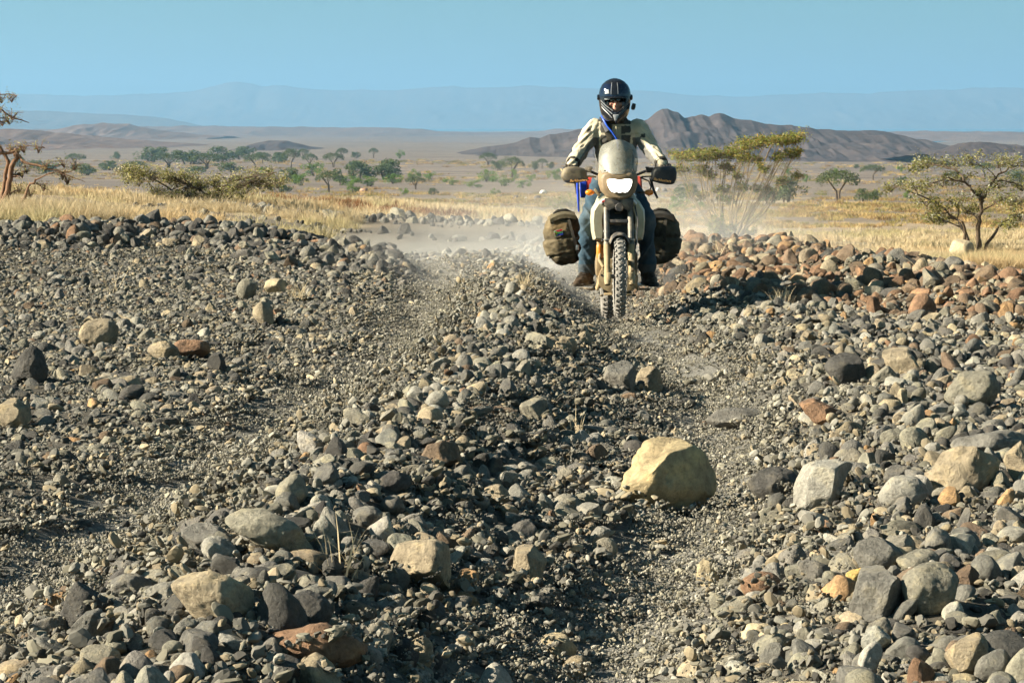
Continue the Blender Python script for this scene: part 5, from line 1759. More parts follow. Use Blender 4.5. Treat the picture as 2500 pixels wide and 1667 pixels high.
mb = MB(); mb.prism([(-.10, .93), (.10, .93), (.08, .78), (-.08, .78)], 1.70, 1.95, .01); mb.build('tail_fender', M['black_dusty'], bike)
# engine and guard
mb = MB(); mb.box((0, .72, .42), (.27, .36, .30), None, .03); mb.box((-.02, .62, .60), (.17, .20, .22), (R(-15), 0, 0), .02)
for sg in (-1, 1): mb.ball((sg * .145, .74, .40), (.035, .12, .12), 3)
eng = mb.build('engine', M['engine'], bike)
for k in range(5):
    mb = MB(); mb.box((-.02, .60, .55 + .028 * k), (.20, .22, .008), (R(-15), 0, 0), .002); mb.build('cooling_fin', M['engine'], eng)
for sg in (-1, 1):
    mb = MB()
    pl = [(.055, .47), (.100, .44), (.150, .37), (.172, .31), (.165, .25), (.140, .215), (.06, .175), (.02, .165), (.02, .40)]
    mb.prism([(.010 + sg * p[0], p[1]) for p in pl], .43, .52, .006, 1.0)
    mb.box((.010 + sg * .155, .68, .26), (.02, .36, .14), (0, R(-sg * 18), 0), .006)
    sk = mb.build('skid_plate', M['tanmetal'], bike)
    for (hx, hz_) in ((.118, .375), (.118, .345), (.142, .33)):
        mb = MB(); mb.tube([(.010 + sg * hx, .424, hz_), (.010 + sg * hx, .433, hz_)], .0095, 12); mb.build('hole', M['black'], sk)
mb = MB(); mb.box((.01, .60, .172), (.24, .34, .014), (R(3), 0, 0), .004); mb.build('belly_plate', M['tanmetal'], bike)
for hx in (-.13, .03, .15):
    mb = MB(); mb.ball((hx, .50, .152), (.018, .02, .012), 2); mb.build('belly_bolt', M['engine'], bike)
# left casing, reservoir
mb = MB(); mb.box((-.140, .53, .395), (.075, .10, .15), None, .014); mb.box((-.128, .52, .465), (.085, .07, .022), None, .005); mb.build('side_casing', M['tanmetal'], bike)
mb = MB(); mb.tube([(-.145, .50, .468), (-.145, .50, .478), (-.145, .50, .575), (-.145, .50, .588)], [.024, .030, .030, .024], 20); can = mb.build('reservoir', M['orange_tank'], bike)
mb = MB(); mb.tube([(-.145, .50, .588), (-.145, .50, .592), (-.145, .50, .612), (-.145, .50, .616)], [.02, .026, .026, .02], 20); mb.build('reservoir_cap', M['tanmetal'], can)
mb = MB(); mb.box((-.135, .48, .630), (.085, .06, .010), None, .003); mb.build('bracket', M['tanmetal'], bike)
mb = MB(); mb.tube([(.02, .50, .60), (.10, .46, .58), (.155, .50, .50), (.16, .60, .35), (.15, .75, .26)], .024, 14); mb.build('exhaust_header', M['engine'], bike)
mb = MB(); mb.tube([(-.115, .42, .40), (-.150, .45, .46), (-.142, .50, .53), (-.10, .50, .50)], .016, 10); mb.build('hose', M['tanmetal'], bike)
# pegs and levers
for sg, X in ((-1, -.20), (1, .235)):
    mb = MB(); mb.box((X, .93, .215), (.13, .055, .022), None, .004)
    for k in range(5): mb.box((X - .05 + .025 * k, .93, .230), (.006, .05, .012))
    mb.box((X - sg * .075, .93, .225), (.03, .03, .05), None, .005)
    mb.build('footpeg', M['chrome'], bike)
    mb = MB(); mb.tube([(X - sg * .05, .92, .19), (X - sg * .02, .80, .185), (X + sg * .03, .72, .19)], .009, 8); mb.box((X + sg * .035, .72, .192), (.05, .03, .014), None, .004)
    mb.build('foot_lever', M['engine'], bike)
mb = MB(); mb.tube([(-.15, .95, .21), (-.20, .98, .17), (-.27, 1.10, .175)], .010, 8); mb.box((-.275, 1.11, .172), (.05, .05, .012), None, .004); mb.build('side_stand', M['engine'], bike)

# handlebar, grips, controls and hand guards
mb = MB(); mb.tube([(-.455, .56, 1.232), (-.25, .53, 1.222), (-.12, .50, 1.165), (.0, .49, 1.155), (.13, .50, 1.165), (.27, .53, 1.222), (.485, .56, 1.232)], .0115, 12); bar = mb.build('handlebar', M['black'], bike)
for sg, x0, x1 in ((-1, -.455, -.325), (1, .355, .485)):
    mb = MB(); mb.tube([(x0, .557, 1.2325), (x0 + .01, .556, 1.2325), (x1 - .01, .545, 1.228), (x1, .544, 1.228)], [.015, .0175, .0175, .016], 14); mb.build('grip', M['black'], bar)
mb = MB(); mb.box((-.245, .50, 1.228), (.055, .04, .05), (0, 0, R(-8)), .006); mb.box((-.225, .49, 1.238), (.035, .035, .03), None, .004); mb.build('brake_reservoir', M['fork_up'], bar)
mb = MB(); mb.box((.285, .50, 1.222), (.07, .045, .045), None, .008); mb.box((.26, .49, 1.243), (.03, .03, .016), None, .004); mb.build('switch_box', M['black'], bar)
for sg in (-1, 1):
    x0 = -.27 if sg < 0 else .30
    mb = MB(); mb.tube([(x0, .49, 1.225), (x0 + sg * .06, .45, 1.215), (x0 + sg * .17, .45, 1.215)], [.007, .006, .005], 8); mb.build('lever', M['chrome'], bar)
    mb = MB(); mb.tube([(x0 - sg * .09, .47, 1.165), (x0 - sg * .03, .43, 1.170), (x0 + sg * .08, .405, 1.160), (x0 + sg * .17, .43, 1.175), (x0 + sg * .205, .55, 1.23)], .0075, 8); mb.build('guard_bar', M['fork_low'] if sg < 0 else M['black_dusty'], bar)
    # guard shell
    if sg < 0:
        poly = [(-.250, 1.158), (-.265, 1.215), (-.300, 1.240), (-.36, 1.252), (-.42, 1.250), (-.455, 1.232), (-.474, 1.195), (-.474, 1.160), (-.455, 1.135), (-.42, 1.120), (-.37, 1.117), (-.31, 1.126), (-.250, 1.140)]
    else:
        poly = [(.292, 1.150), (.300, 1.215), (.325, 1.248), (.40, 1.252), (.47, 1.256), (.496, 1.243), (.508, 1.205), (.505, 1.150), (.492, 1.122), (.465, 1.108), (.42, 1.106), (.36, 1.116), (.292, 1.136)]
    cx = sum(p[0] for p in poly) / len(poly); cz = sum(p[1] for p in poly) / len(poly)
    rings = []
    for yy, s in ((.50, 1.0), (.44, 1.0), (.405, .96), (.388, .88), (.380, .74), (.378, .5)):
        rings.append([(cx + (p[0] - cx) * s, yy + .5 * (p[0] - cx) ** 2 * 1.6 + (.035 if sg * (p[0] - cx) > .05 and yy > .43 else 0), cz + (p[1] - cz) * s) for p in poly])
    mb = MB(); mb.loft(rings, False, True)
    gd = mb.build('hand_guard', M['handguard_dusty'] if sg < 0 else M['black'], bar)
    sm = gd.modifiers.new('thickness', 'SOLIDIFY'); sm.thickness = .003; sm.offset = 1
    # lower lip carrying the lettering
    if sg < 0:
        lip = [(-.245, 1.150), (-.245, 1.137), (-.31, 1.121), (-.37, 1.111), (-.42, 1.114), (-.452, 1.126), (-.440, 1.136), (-.40, 1.142), (-.33, 1.147)]
    else:
        lip = [(.288, 1.150), (.288, 1.132), (.36, 1.111), (.42, 1.101), (.466, 1.103), (.49, 1.116), (.47, 1.128), (.42, 1.130), (.36, 1.139)]
    mb = MB(); mb.prism(lip, .374, .44, .003); mb.build('guard_lip', M['black'], bar)

def lettering(txt, size, loc, rot, mat, parent, name='lettering', shear=.3, depth=.001, width=None):
    cu = bpy.data.curves.new('lettering', 'FONT')
    cu.body = txt; cu.size = size; cu.shear = shear; cu.extrude = depth; cu.resolution_u = 2; cu.offset = .0006
    o = bpy.data.objects.new('tmp', cu); col.objects.link(o)
    dg = bpy.context.evaluated_depsgraph_get(); dg.update()
    me = bpy.data.meshes.new_from_object(o.evaluated_get(dg), depsgraph=dg)
    bpy.data.objects.remove(o)
    me.name = name
    v = verts_np(me)
    w = v[:, 0].max() - v[:, 0].min()
    if width: v *= width / w
    me.vertices.foreach_set('co', v.astype(np.float32).ravel()); me.update()
    t = link_mesh(name, me, mat, parent, loc)
    t.rotation_euler = rot
    return t
lettering('Barkbusters', .03, (-.405, .3725, 1.1235), (R(90), R(-3.2), 0), M['letter'], bar, width=.150)
lettering('Barkbusters', .03, (.306, .3725, 1.1395), (R(90), R(7.5), 0), M['letter'], bar, width=.150)

# indicators
for sg, X in ((-1, -.236), (1, .268)):
    mb = MB(); mb.ball((X, .345, 1.035), (.038, .030, .026), 3); ind = mb.build('indicator', M['amber'], bike)
    mb = MB(); mb.tube([(X - sg * .034, .35, 1.035), (X - sg * .10, .37, 1.035)], [.012, .009], 10); mb.build('stalk', M['black_dusty'], ind)
mb = MB(); mb.tube([(.285, .50, 1.165), (.30, .46, 1.10), (.315, .43, 1.045), (.345, .44, .985)], [.011, .012, .011, .010], 10); mb.build('cable', M['black'], bike)
mb = MB(); mb.tube([(.20, .48, 1.16), (.27, .44, 1.13), (.29, .44, 1.08), (.27, .44, 1.0)], .006, 8); mb.build('cable', M['black'], bike)
mb = MB(); mb.box((-.175, .27, 1.035), (.022, .02, .075), (0, R(-38), 0), .004); mb.build('bracket', M['fork_low'], bike)

# ------------------------------------------------------------------ luggage
def soft_bag(name, c, size, tilt, seed, dark, label, flag):
    root = empty(name, (BX + c[0], BY + c[1], BZ + c[2]))
    g = np.random.default_rng(seed)
    W, D, H = size
    rm = Euler((0, R(tilt), 0)).to_matrix()
    mb = MB()
    rings = []
    sgn = -1 if c[0] < 0 else 1
    for k in range(15):
        t = k / 14
        z = -H / 2 + H * t
        hw = W / 2 * np.interp(t, [0, .05, .15, .35, .6, .8, .93, 1], [.40, .64, .86, 1.02, 1.02, .90, .66, .35])
        hd = D / 2 * np.interp(t, [0, .05, .15, .5, .85, .95, 1], [.6, .85, .95, 1.0, .95, .8, .5])
        ring = []
        for j in range(36):
            a = 2 * math.pi * j / 36
            ring.append(rm @ Vector((hw * abs(math.cos(a)) ** .72 * math.copysign(1, math.cos(a)) + sgn * .02 * math.sin(math.pi * t), hd * abs(math.sin(a)) ** .55 * math.copysign(1, math.sin(a)), z)))
        rings.append(ring)
    mb.loft(rings)
    me = organic(mb, .009, 6)
    v = verts_np(me)
    f = fbm(v[:, 0] * 13, v[:, 1] * 13, v[:, 2] * 22, oct=3, seed=seed)
    f2 = fbm(v[:, 0] * 30 + v[:, 2] * 25, v[:, 1] * 30, v[:, 2] * 34, oct=2, seed=seed + 4)
    q = (v @ np.array(rm))          # bag frame
    crease = -np.exp(-((q[:, 2] + H * .30) / .006) ** 2) * .010 - np.exp(-((q[:, 2] - H * .02) / .006) ** 2) * .008
    pocket = .014 * smooth01((.5 - np.abs((q[:, 2] + H * .14) / (H * .30))) * 14) * (q[:, 1] < 0)
    push(me, .010 * f + .004 * f2 + crease + pocket)
    base = np.array((.115, .09, .05)) if not dark else np.array((.060, .052, .034))  # bag on the side away from the sun has its shade painted in
    cc = np.repeat(base[None], len(v), 0) * (1 + .25 * f[:, None])
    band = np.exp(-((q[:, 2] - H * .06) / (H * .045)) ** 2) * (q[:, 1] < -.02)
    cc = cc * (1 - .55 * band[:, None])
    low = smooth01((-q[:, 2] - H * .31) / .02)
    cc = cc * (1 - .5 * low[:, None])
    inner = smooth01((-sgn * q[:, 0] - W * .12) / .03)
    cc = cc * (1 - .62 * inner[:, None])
    if not dark:
        og = np.exp(-(((q[:, 2] - H * .25) / (H * .12)) ** 2 + ((q[:, 0] + W * .12) / (W * .25)) ** 2))
        cc = cc * (1 - og[:, None] * .5) + og[:, None] * .5 * np.array((.24, .145, .05))
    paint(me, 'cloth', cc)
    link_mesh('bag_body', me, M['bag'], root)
    # straps round the bag
    def band_strap(xs, wd, mname, nm):
        mb = MB()
        pts = []
        for t in np.linspace(-.03, 1.03, 16):
            z = -H / 2 + H * min(1, max(0, t)) * .96 + .01
            hd = D / 2 * np.interp(min(1, max(0, t)), [0, .05, .15, .5, .85, .95, 1], [.6, .85, .97, 1.02, .97, .85, .5])
            pts.append((xs(t), -hd - .006, z))
        rings = []
        for p in pts:
            rings.append([rm @ Vector((p[0] + dx, p[1] + dy, p[2])) for dx, dy in ((-wd / 2, -.004), (wd / 2, -.004), (wd / 2, .014), (-wd / 2, .014))])
        mb.loft(rings)
        return mb.build(nm, M[mname], root)
    st = band_strap(lambda t: -sgn * (W * .12 + W * .16 * (1 - t)) if not dark else sgn * W * .1, .026, 'strap', 'strap')
    mb = MB()
    zz = -.20 * H
    mb.box(rm @ Vector((-sgn * W * .26, -D / 2 - .012, zz)), (.030, .012, .044), (0, R(tilt - sgn * 12), 0), .003)
    mb.build('buckle', M['chrome'] if not dark else M['black'], st)
    mb = MB()
    for k in range(7):
        mb.ball(rm @ Vector((sgn * W * (.49 + .02 * (k % 2)), -D * .25, -H * .32 + k * H * .075)), (.010, .02, .012), 2)
    mb.build('lacing', M['strap'], root)
    mb = MB()
    mb.tube([rm @ Vector((-W * .22, -D * .2, H * .49)), rm @ Vector((-W * .1, -D * .22, H * .53)), rm @ Vector((W * .12, -D * .2, H * .52)), rm @ Vector((W * .24, -D * .18, H * .47))], [.010, .015, .015, .010], 8)
    mb.build('carry_handle', M['strap'], root)
    mb = MB()
    rings = []
    for t in np.linspace(0, 1, 9):
        xx = -W * .34 + W * .68 * t
        zt = H * (.425 + .060 * math.sin(math.pi * t))
        rings.append([rm @ Vector((xx, -D * .52 + .03 * abs(t - .5), zt - .045)), rm @ Vector((xx, -D * .50, zt - .01)), rm @ Vector((xx, -D * .38, zt + .012)), rm @ Vector((xx, D * .3, zt + .012)), rm @ Vector((xx, D * .3, zt - .02)), rm @ Vector((xx, -D * .46, zt - .05))])
    mb.loft(rings); mb.build('flap', M['bag_flap'] if not dark else M['bag_flap_shaded'], root)
    if flag:
        fl = empty('flag_patch', (0, 0, 0)); fl.parent = root
        w_, h_ = .074, .050
        org = rm @ Vector((-W * .17, -D / 2 - .017, H * .13))
        fr = Euler((0, R(tilt - 4), R(4))).to_matrix()
        def quad(nm, pts, colr, lift):
            mb = MB()
            a = [org + fr @ Vector((x * w_, -lift, z * h_)) for x, z in pts]
            b = [p + fr @ Vector((0, .010, 0)) for p in a]
            mb.loft([a, b])
            t = simple_mat('flag_' + nm, colr, .8, 0, 60, .1, .1)
            mb.build(nm, t, fl, False)
        quad('white_band', [(-.5, -.5), (.5, -.5), (.5, .5), (-.5, .5)], (.75, .74, .70), 0)
        quad('red_stripe', [(-.38, .5), (.5, .5), (.5, .17), (-.06, .17)], (.55, .02, .02), .002)
        quad('blue_stripe', [(-.38, -.5), (-.06, -.17), (.5, -.17), (.5, -.5)], (.02, .05, .38), .002)
        quad('green_stripe', [(-.5, .5), (-.38, .44), (-.02, .10), (.5, .10), (.5, -.10), (-.02, -.10), (-.38, -.44), (-.5, -.5), (-.5, -.34), (-.15, 0), (-.5, .34)], (.03, .34, .06), .003)
        quad('yellow_edge', [(-.5, .34), (-.15, 0), (-.5, -.34)], (.70, .45, .04), .004)
        quad('black_triangle', [(-.5, .26), (-.23, 0), (-.5, -.26)], (.012, .012, .012), .005)
    tagk(root, label, 'bag', 'soft luggage on the motorcycle')
    return root
M['bag_flap'] = cloth_mat('olive_flap', color=(.105, .085, .048), dust_amt=.2)
M['bag_flap_shaded'] = cloth_mat('shaded_flap', color=(.035, .032, .026), dust_amt=.15)  # flap for the shaded bag, shade included in its colour
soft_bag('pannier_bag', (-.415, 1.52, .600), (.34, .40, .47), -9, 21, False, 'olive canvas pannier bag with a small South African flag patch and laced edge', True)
soft_bag('pannier_bag', (.425, 1.52, .605), (.32, .40, .47), 4, 22, True, 'pannier bag with shade painted into its canvas on the shaded side of the motorcycle', False)

duf = empty('duffel_bag', (BX, BY + 1.50, BZ + 1.055))
mb = MB(); mb.tube([(-.25, 0, 0), (-.24, 0, 0), (-.1, 0, .0), (.12, 0, 0), (.25, 0, 0), (.265, 0, 0)], [.08, .095, .10, .10, .095, .075], 24); mb.build('duffel_body', M['red_cloth'], duf)
mb = MB(); mb.tube([(-.285, 0, 0), (-.28, 0, 0), (-.235, 0, 0), (-.23, 0, 0)], [.08, .098, .101, .098], 24); mb.build('blue_end', M['blue_cloth'], duf)
mb = MB(); mb.box((-.315, -.06, .075), (.022, .03, .05), (0, R(10), 0), .006); mb.build('clip', M['yellow'], duf)
mb = MB(); mb.tube([(-.30, -.08, .11), (-.34, -.09, .06), (-.325, -.09, .0), (-.315, -.08, -.06)], .010, 8); mb.build('lashing_strap', M['strap'], duf)
mb = MB(); mb.tube([(-.312, -.10, .05), (-.31, -.125, -.02), (-.305, -.12, -.10), (-.30, -.11, -.22)], [.012, .013, .012, .007], 10); mb.build('blue_sleeve', M['blue_cloth'], duf)
tagk(duf, 'red and blue duffel bag strapped across the motorcycle behind the rider', 'bag', 'soft luggage on the motorcycle')
# ------------------------------------------------------------------ the rider
person = empty('person', (BX, BY, BZ))
tagk(person, 'motorcyclist in cream jacket, blue jeans and black helmet standing on the foot pegs', 'person')
V3 = Vector
J = dict(pel=V3((0, 1.02, 1.13)), hipL=V3((-.105, 1.02, 1.10)), hipR=V3((.115, 1.02, 1.10)), kneeL=V3((-.232, .70, .80)), kneeR=V3((.258, .70, .80)),
         ankL=V3((-.235, .93, .34)), ankR=V3((.282, .93, .34)), wst=V3((.0, .97, 1.24)), cst=V3((.004, .86, 1.46)), nck=V3((-.002, .79, 1.66)), hd=V3((-.008, .690, 1.80)),
         shL=V3((-.180, .83, 1.585)), shR=V3((.198, .83, 1.585)), elL=V3((-.285, .78, 1.405)), elR=V3((.300, .78, 1.405)), wrL=V3((-.375, .565, 1.275)), wrR=V3((.388, .565, 1.275)))

def cone(mb, a, b, ra, rb, n=6):
    a, b = V3(a), V3(b)
    mb.tube([a.lerp(b, i / n) for i in range(n + 1)], [ra + (rb - ra) * i / n for i in range(n + 1)], 16)
    mb.ball(a, ra * .99, 2); mb.ball(b, rb * .99, 2)

# body: one continuous surface under the clothes
mb = MB()
for s in 'LR':
    cone(mb, J['hip' + s], J['knee' + s], .070, .048); cone(mb, J['knee' + s], J['ank' + s], .046, .034)
    cone(mb, J['ank' + s], J['ank' + s] + V3((0, -.02, -.06)), .034, .030)
    cone(mb, J['sh' + s], J['el' + s], .048, .036); cone(mb, J['el' + s], J['wr' + s], .036, .026)
    cone(mb, J['wr' + s], J['wr' + s] + V3((0, -.03, -.035)), .024, .022)
mb.ball(J['pel'], (.14, .10, .10), 3); mb.ball(J['wst'], (.13, .09, .13), 3); mb.ball(J['cst'], (.155, .10, .17), 3)
cone(mb, J['shL'], J['shR'], .055, .055); cone(mb, J['cst'] + V3((0, 0, .1)), J['hd'], .06, .055)
hc = J['hd']
mb.ball(hc + V3((0, 0, .035)), (.074, .094, .108), 3)
mb.ball(hc + V3((0, -.045, -.045)), (.052, .050, .052), 3)
cone(mb, hc + V3((0, -.088, .022)), hc + V3((0, -.112, -.022)), .009, .015)
mb.ball(hc + V3((0, -.090, -.052)), (.024, .012, .008), 2); mb.ball(hc + V3((0, -.088, -.066)), (.021, .012, .008), 2)
mb.ball(hc + V3((0, -.082, -.088)), (.020, .016, .014), 2)
for s in (-1, 1):
    mb.ball(hc + V3((s * .040, -.070, -.018)), (.024, .022, .020), 2)
    mb.ball(hc + V3((s * .032, -.080, .022)), (.015, .012, .010), 2)
    mb.ball(hc + V3((s * .078, .0, .0)), (.010, .020, .030), 2)
me = organic(mb, .007, 2)
M['skin'] = simple_mat('sunburnt_skin', (.52, .25, .165), .55, 0, 40, .15, .15, .001)
link_mesh('body', me, M['skin'], person)

# trousers
mb = MB()
for s, sg in (('L', -1), ('R', 1)):
    k, a, h = J['knee' + s], J['ank' + s], J['hip' + s]
    cone(mb, h, h.lerp(k, .5), .100, .092); cone(mb, h.lerp(k, .5), k, .092, .080)
    cone(mb, k, k.lerp(a, .45), .080, .080); cone(mb, k.lerp(a, .45), a + V3((0, 0, .0)), .080, .072)
mb.ball(J['pel'] + V3((0, .01, .02)), (.165, .125, .12), 3)
me = organic(mb, .010, 4)
v = verts_np(me)
side = np.where(v[:, 0] < 0, -1, 1)
fold = np.abs(fbm(v[:, 0] * 4 + 3 * side, v[:, 1] * 4, v[:, 2] * 13 + v[:, 0] * 12 * side, oct=2, seed=401))
fold2 = 1 - np.abs(vnoise(v[:, 0] * 5, v[:, 1] * 5, v[:, 2] * 11 - v[:, 0] * 16 * side, seed=402))
low = smooth01((.95 - v[:, 2]) / .15)
push(me, (.048 * (fold2 - .70) - .008 * fold) * (.45 + .55 * low))
v = verts_np(me)
wear = np.exp(-(((v[:, 2] - .78) / .16) ** 2)) * smooth01((-v[:, 1] + .75) / .10)
cc = np.array((.030, .058, .080))[None] * (1 + .5 * (fold2 - .6)[:, None]) * (1 - .0 * low[:, None])
cc = cc * (1 - .45 * wear[:, None]) + np.array((.11, .145, .16)) * .45 * wear[:, None]
cc = np.where((v[:, 2] < .40)[:, None], cc * .7 + np.array((.12, .09, .055)) * .3, cc)
paint(me, 'cloth', cc)
M['denim'] = cloth_mat('worn_denim', attr='cloth', dust_amt=.12, weave=420, bump=.3)
link_mesh('trousers', me, M['denim'], person)

# jacket
mb = MB()
rings = []
for z, hw, hf, hb, yc, xo in ((1.045, .185, .145, .135, 1.00, 0), (1.10, .182, .145, .13, 1.0, 0), (1.20, .168, .135, .125, .97, 0), (1.30, .168, .130, .125, .93, .002), (1.42, .185, .135, .13, .88, .004), (1.52, .198, .130, .125, .845, .006), (1.585, .190, .108, .105, .825, .006), (1.635, .135, .080, .085, .81, .002), (1.665, .085, .066, .07, .80, 0)):
    ring = []
    for j in range(40):
        a = 2 * math.pi * j / 40
        c_, s_ = math.cos(a), math.sin(a)
        ring.append((xo + hw * abs(c_) ** .8 * math.copysign(1, c_), yc + (hb if s_ > 0 else hf) * abs(s_) ** .9 * math.copysign(1, s_), z))
    rings.append(ring)
mb.loft(rings)
for s, sg in (('L', -1), ('R', 1)):
    sh, el, wr = J['sh' + s], J['el' + s], J['wr' + s]
    mb.ball(sh + V3((0, 0, -.005)), (.082, .085, .082), 3)
    cone(mb, sh, sh.lerp(el, .5), .080, .076); cone(mb, sh.lerp(el, .5), el, .076, .070)
    cone(mb, el, el.lerp(wr, .55), .070, .066); cone(mb, el.lerp(wr, .55), wr.lerp(el, .02), .066, .056)
me = organic(mb, .0095, 4)
v = verts_np(me)
side = np.where(v[:, 0] < 0, -1, 1)
arm = smooth01((np.abs(v[:, 0] - .005) - .185) / .03)
ridg = 1 - np.abs(fbm(v[:, 0] * 8, v[:, 1] * 9, v[:, 2] * 26 + side * v[:, 0] * 24, oct=3, seed=411))
soft = fbm(v[:, 0] * 6, v[:, 1] * 6, v[:, 2] * 7, oct=3, seed=412)
push(me, (.022 * (ridg - .62)) * (.35 + .65 * arm) + .008 * soft * (1 - arm))
v = verts_np(me); nrm = normals_np(me)
x, y, z = v[:, 0] - .004, v[:, 1], v[:, 2]
cream = np.array((.55, .475, .325)); dk = np.array((.055, .053, .048)); grey = np.array((.15, .145, .13))
cc = np.repeat(cream[None], len(v), 0)
front = nrm[:, 1] < .15
def setc(mask, c):
    global cc
    cc = np.where(mask[:, None], c[None], cc)
tor = arm < .5
setc(front & tor & (z > 1.36) & (z < 1.625) & (x < -.030) & (x > -.135 + .16 * np.maximum(0, 1.47 - z)), dk)
setc(front & tor & (z > 1.395) & (z < 1.60) & (x > .040) & (x < .125 - .25 * np.maximum(0, 1.46 - z)), dk)
setc(front & tor & (np.abs(z - 1.525 - .04 * np.abs(x)) < .006) & (np.abs(x) > .03), cream * .8)
setc(tor & (np.abs(x) > .145) & (z < 1.50) & (z > 1.05), grey * .8)
setc((z > 1.612) & (np.abs(x) < .13), dk)
# inner sleeve and shoulder flashes
elb = np.where((v[:, 0] < 0)[:, None], np.array(J['elL'])[None], np.array(J['elR'])[None])
shd = np.where((v[:, 0] < 0)[:, None], np.array(J['shL'])[None], np.array(J['shR'])[None])
wrs = np.where((v[:, 0] < 0)[:, None], np.array(J['wrL'])[None], np.array(J['wrR'])[None])
ta = np.clip((shd[:, 2] - z) / (shd[:, 2] - elb[:, 2]), 0, 1)[:, None]; tb_ = np.clip((elb[:, 2] - z) / (elb[:, 2] - wrs[:, 2]), 0, 1)[:, None]
axp = np.where((z > elb[:, 2])[:, None], shd * (1 - ta) + elb * ta, elb * (1 - tb_) + wrs * tb_)
inn = (v[:, 0] - axp[:, 0]) * side
setc((arm >= .5) & (inn < -.030) & (z < 1.50), grey)
setc((arm >= .5) & (np.abs(z - 1.535 + .02 * side) < .018) & (nrm[:, 1] < .1) & (np.abs(x) > .21) & (np.abs(x) < .252), dk)
cc = cc * (1 + .18 * soft[:, None])
paint(me, 'cloth', cc)
M['jacket'] = cloth_mat('dusty_jacket_cloth', attr='cloth', dust_amt=.18, weave=300, bump=.25)
jk = link_mesh('jacket', me, M['jacket'], person)
for s in 'LR':
    wr, el = J['wr' + s], J['el' + s]
    d_ = (wr - el).normalized()
    mb = MB(); mb.tube([wr - d_ * .035, wr - d_ * .03, wr - d_ * .002, wr + d_ * .004], [.058, .0615, .0595, .053], 22); mb.build('cuff', M['jacket_cuff'] if 'jacket_cuff' in M else M['strap'], jk)
mb = MB(); mb.tube([(.004, .712, 1.60), (.004, .704, 1.52), (.002, .722, 1.42), (.0, .772, 1.30)], .006, 6); mb.build('zip', M['cream'], jk)
mb = MB(); mb.tube([(-.085, .80, 1.655), (-.05, .742, 1.645), (.0, .727, 1.64), (.05, .742, 1.645), (.085, .80, 1.655)], [.024, .026, .027, .026, .024], 10); mb.build('collar', M['strap'], jk)

# drinking pack strap and blue hose across the chest
def ribbon(name, pts, wd, th, mat, side=V3((1, 0, 0))):
    mb = MB(); rings = []
    for i, p in enumerate(pts):
        p = V3(p); d_ = (V3(pts[min(i + 1, len(pts) - 1)]) - V3(pts[max(i - 1, 0)])).normalized()
        n = V3((0, -1, 0)) if i else V3((0, -.5, .8)); n = (n - d_ * n.dot(d_)).normalized(); s_ = d_.cross(n)
        rings.append([p + s_ * wd / 2 - n * th, p + s_ * wd / 2 + n * th * .4, p + n * th, p - s_ * wd / 2 + n * th * .4, p - s_ * wd / 2 - n * th])
    mb.loft(rings)
    return mb.build(name, mat, person)
sp = [(-.115, .79, 1.672), (-.112, .735, 1.650), (-.098, .712, 1.60), (-.072, .701, 1.54), (-.040, .700, 1.48), (-.012, .712, 1.42), (.004, .730, 1.37)]
ribbon('pack_strap', sp, .046, .008, M['strap'])
ribbon('strap_panel', [(-.108, .719, 1.628), (-.093, .702, 1.592), (-.074, .693, 1.552)], .034, .008, M['strap_grey'])
M['bluetube'] = simple_mat('blue_hose', (.03, .10, .55), .35, 0, 40, .1, 0)
hp = [(-.118, .775, 1.684), (-.108, .716, 1.655), (-.076, .692, 1.60), (-.030, .690, 1.545), (.006, .692, 1.49), (.022, .702, 1.44), (.020, .720, 1.40)]
mb = MB(); mb.tube(hp, .0085, 10); mb.build('drinking_hose', M['bluetube'], person)

# gloves: palm, four curled fingers and a thumb round the grip
M['glove'] = cloth_mat('dark_leather_glove', color=(.030, .024, .020), dust_amt=.22, rough=.7)
for s, sg in (('L', -1), ('R', 1)):
    w = J['wr' + s]
    gx = -.395 if sg < 0 else .420
    gy, gz = .550, 1.231
    mb = MB()
    cone(mb, w - (w - J['el' + s]).normalized() * .03, w, .036, .033)
    palm = V3((gx, gy + .022, gz + .030))
    cone(mb, w, palm, .033, .030); mb.ball(palm, (.046, .030, .024), 3)
    for k in range(4):
        fx = gx - sg * .036 + sg * .024 * k
        L_ = (1.0, 1.08, 1.02, .86)[k]
        p0 = V3((fx, gy + .010, gz + .034)); p1 = V3((fx, gy - .030 * L_, gz + .026)); p2 = V3((fx, gy - .034 * L_, gz - .010)); p3 = V3((fx, gy - .010, gz - .028))
        cone(mb, p0, p1, .0125, .0115, 3); cone(mb, p1, p2, .0115, .0105, 3); cone(mb, p2, p3, .0105, .009, 3)
    t0 = V3((gx - sg * .040, gy + .024, gz + .022)); t1 = V3((gx - sg * .060, gy + .012, gz - .006)); t2 = V3((gx - sg * .062, gy - .016, gz - .022))
    cone(mb, t0, t1, .015, .0125, 3); cone(mb, t1, t2, .0125, .010, 3)
    me = organic(mb, .0035, 2)
    link_mesh('glove', me, M['glove'], person)

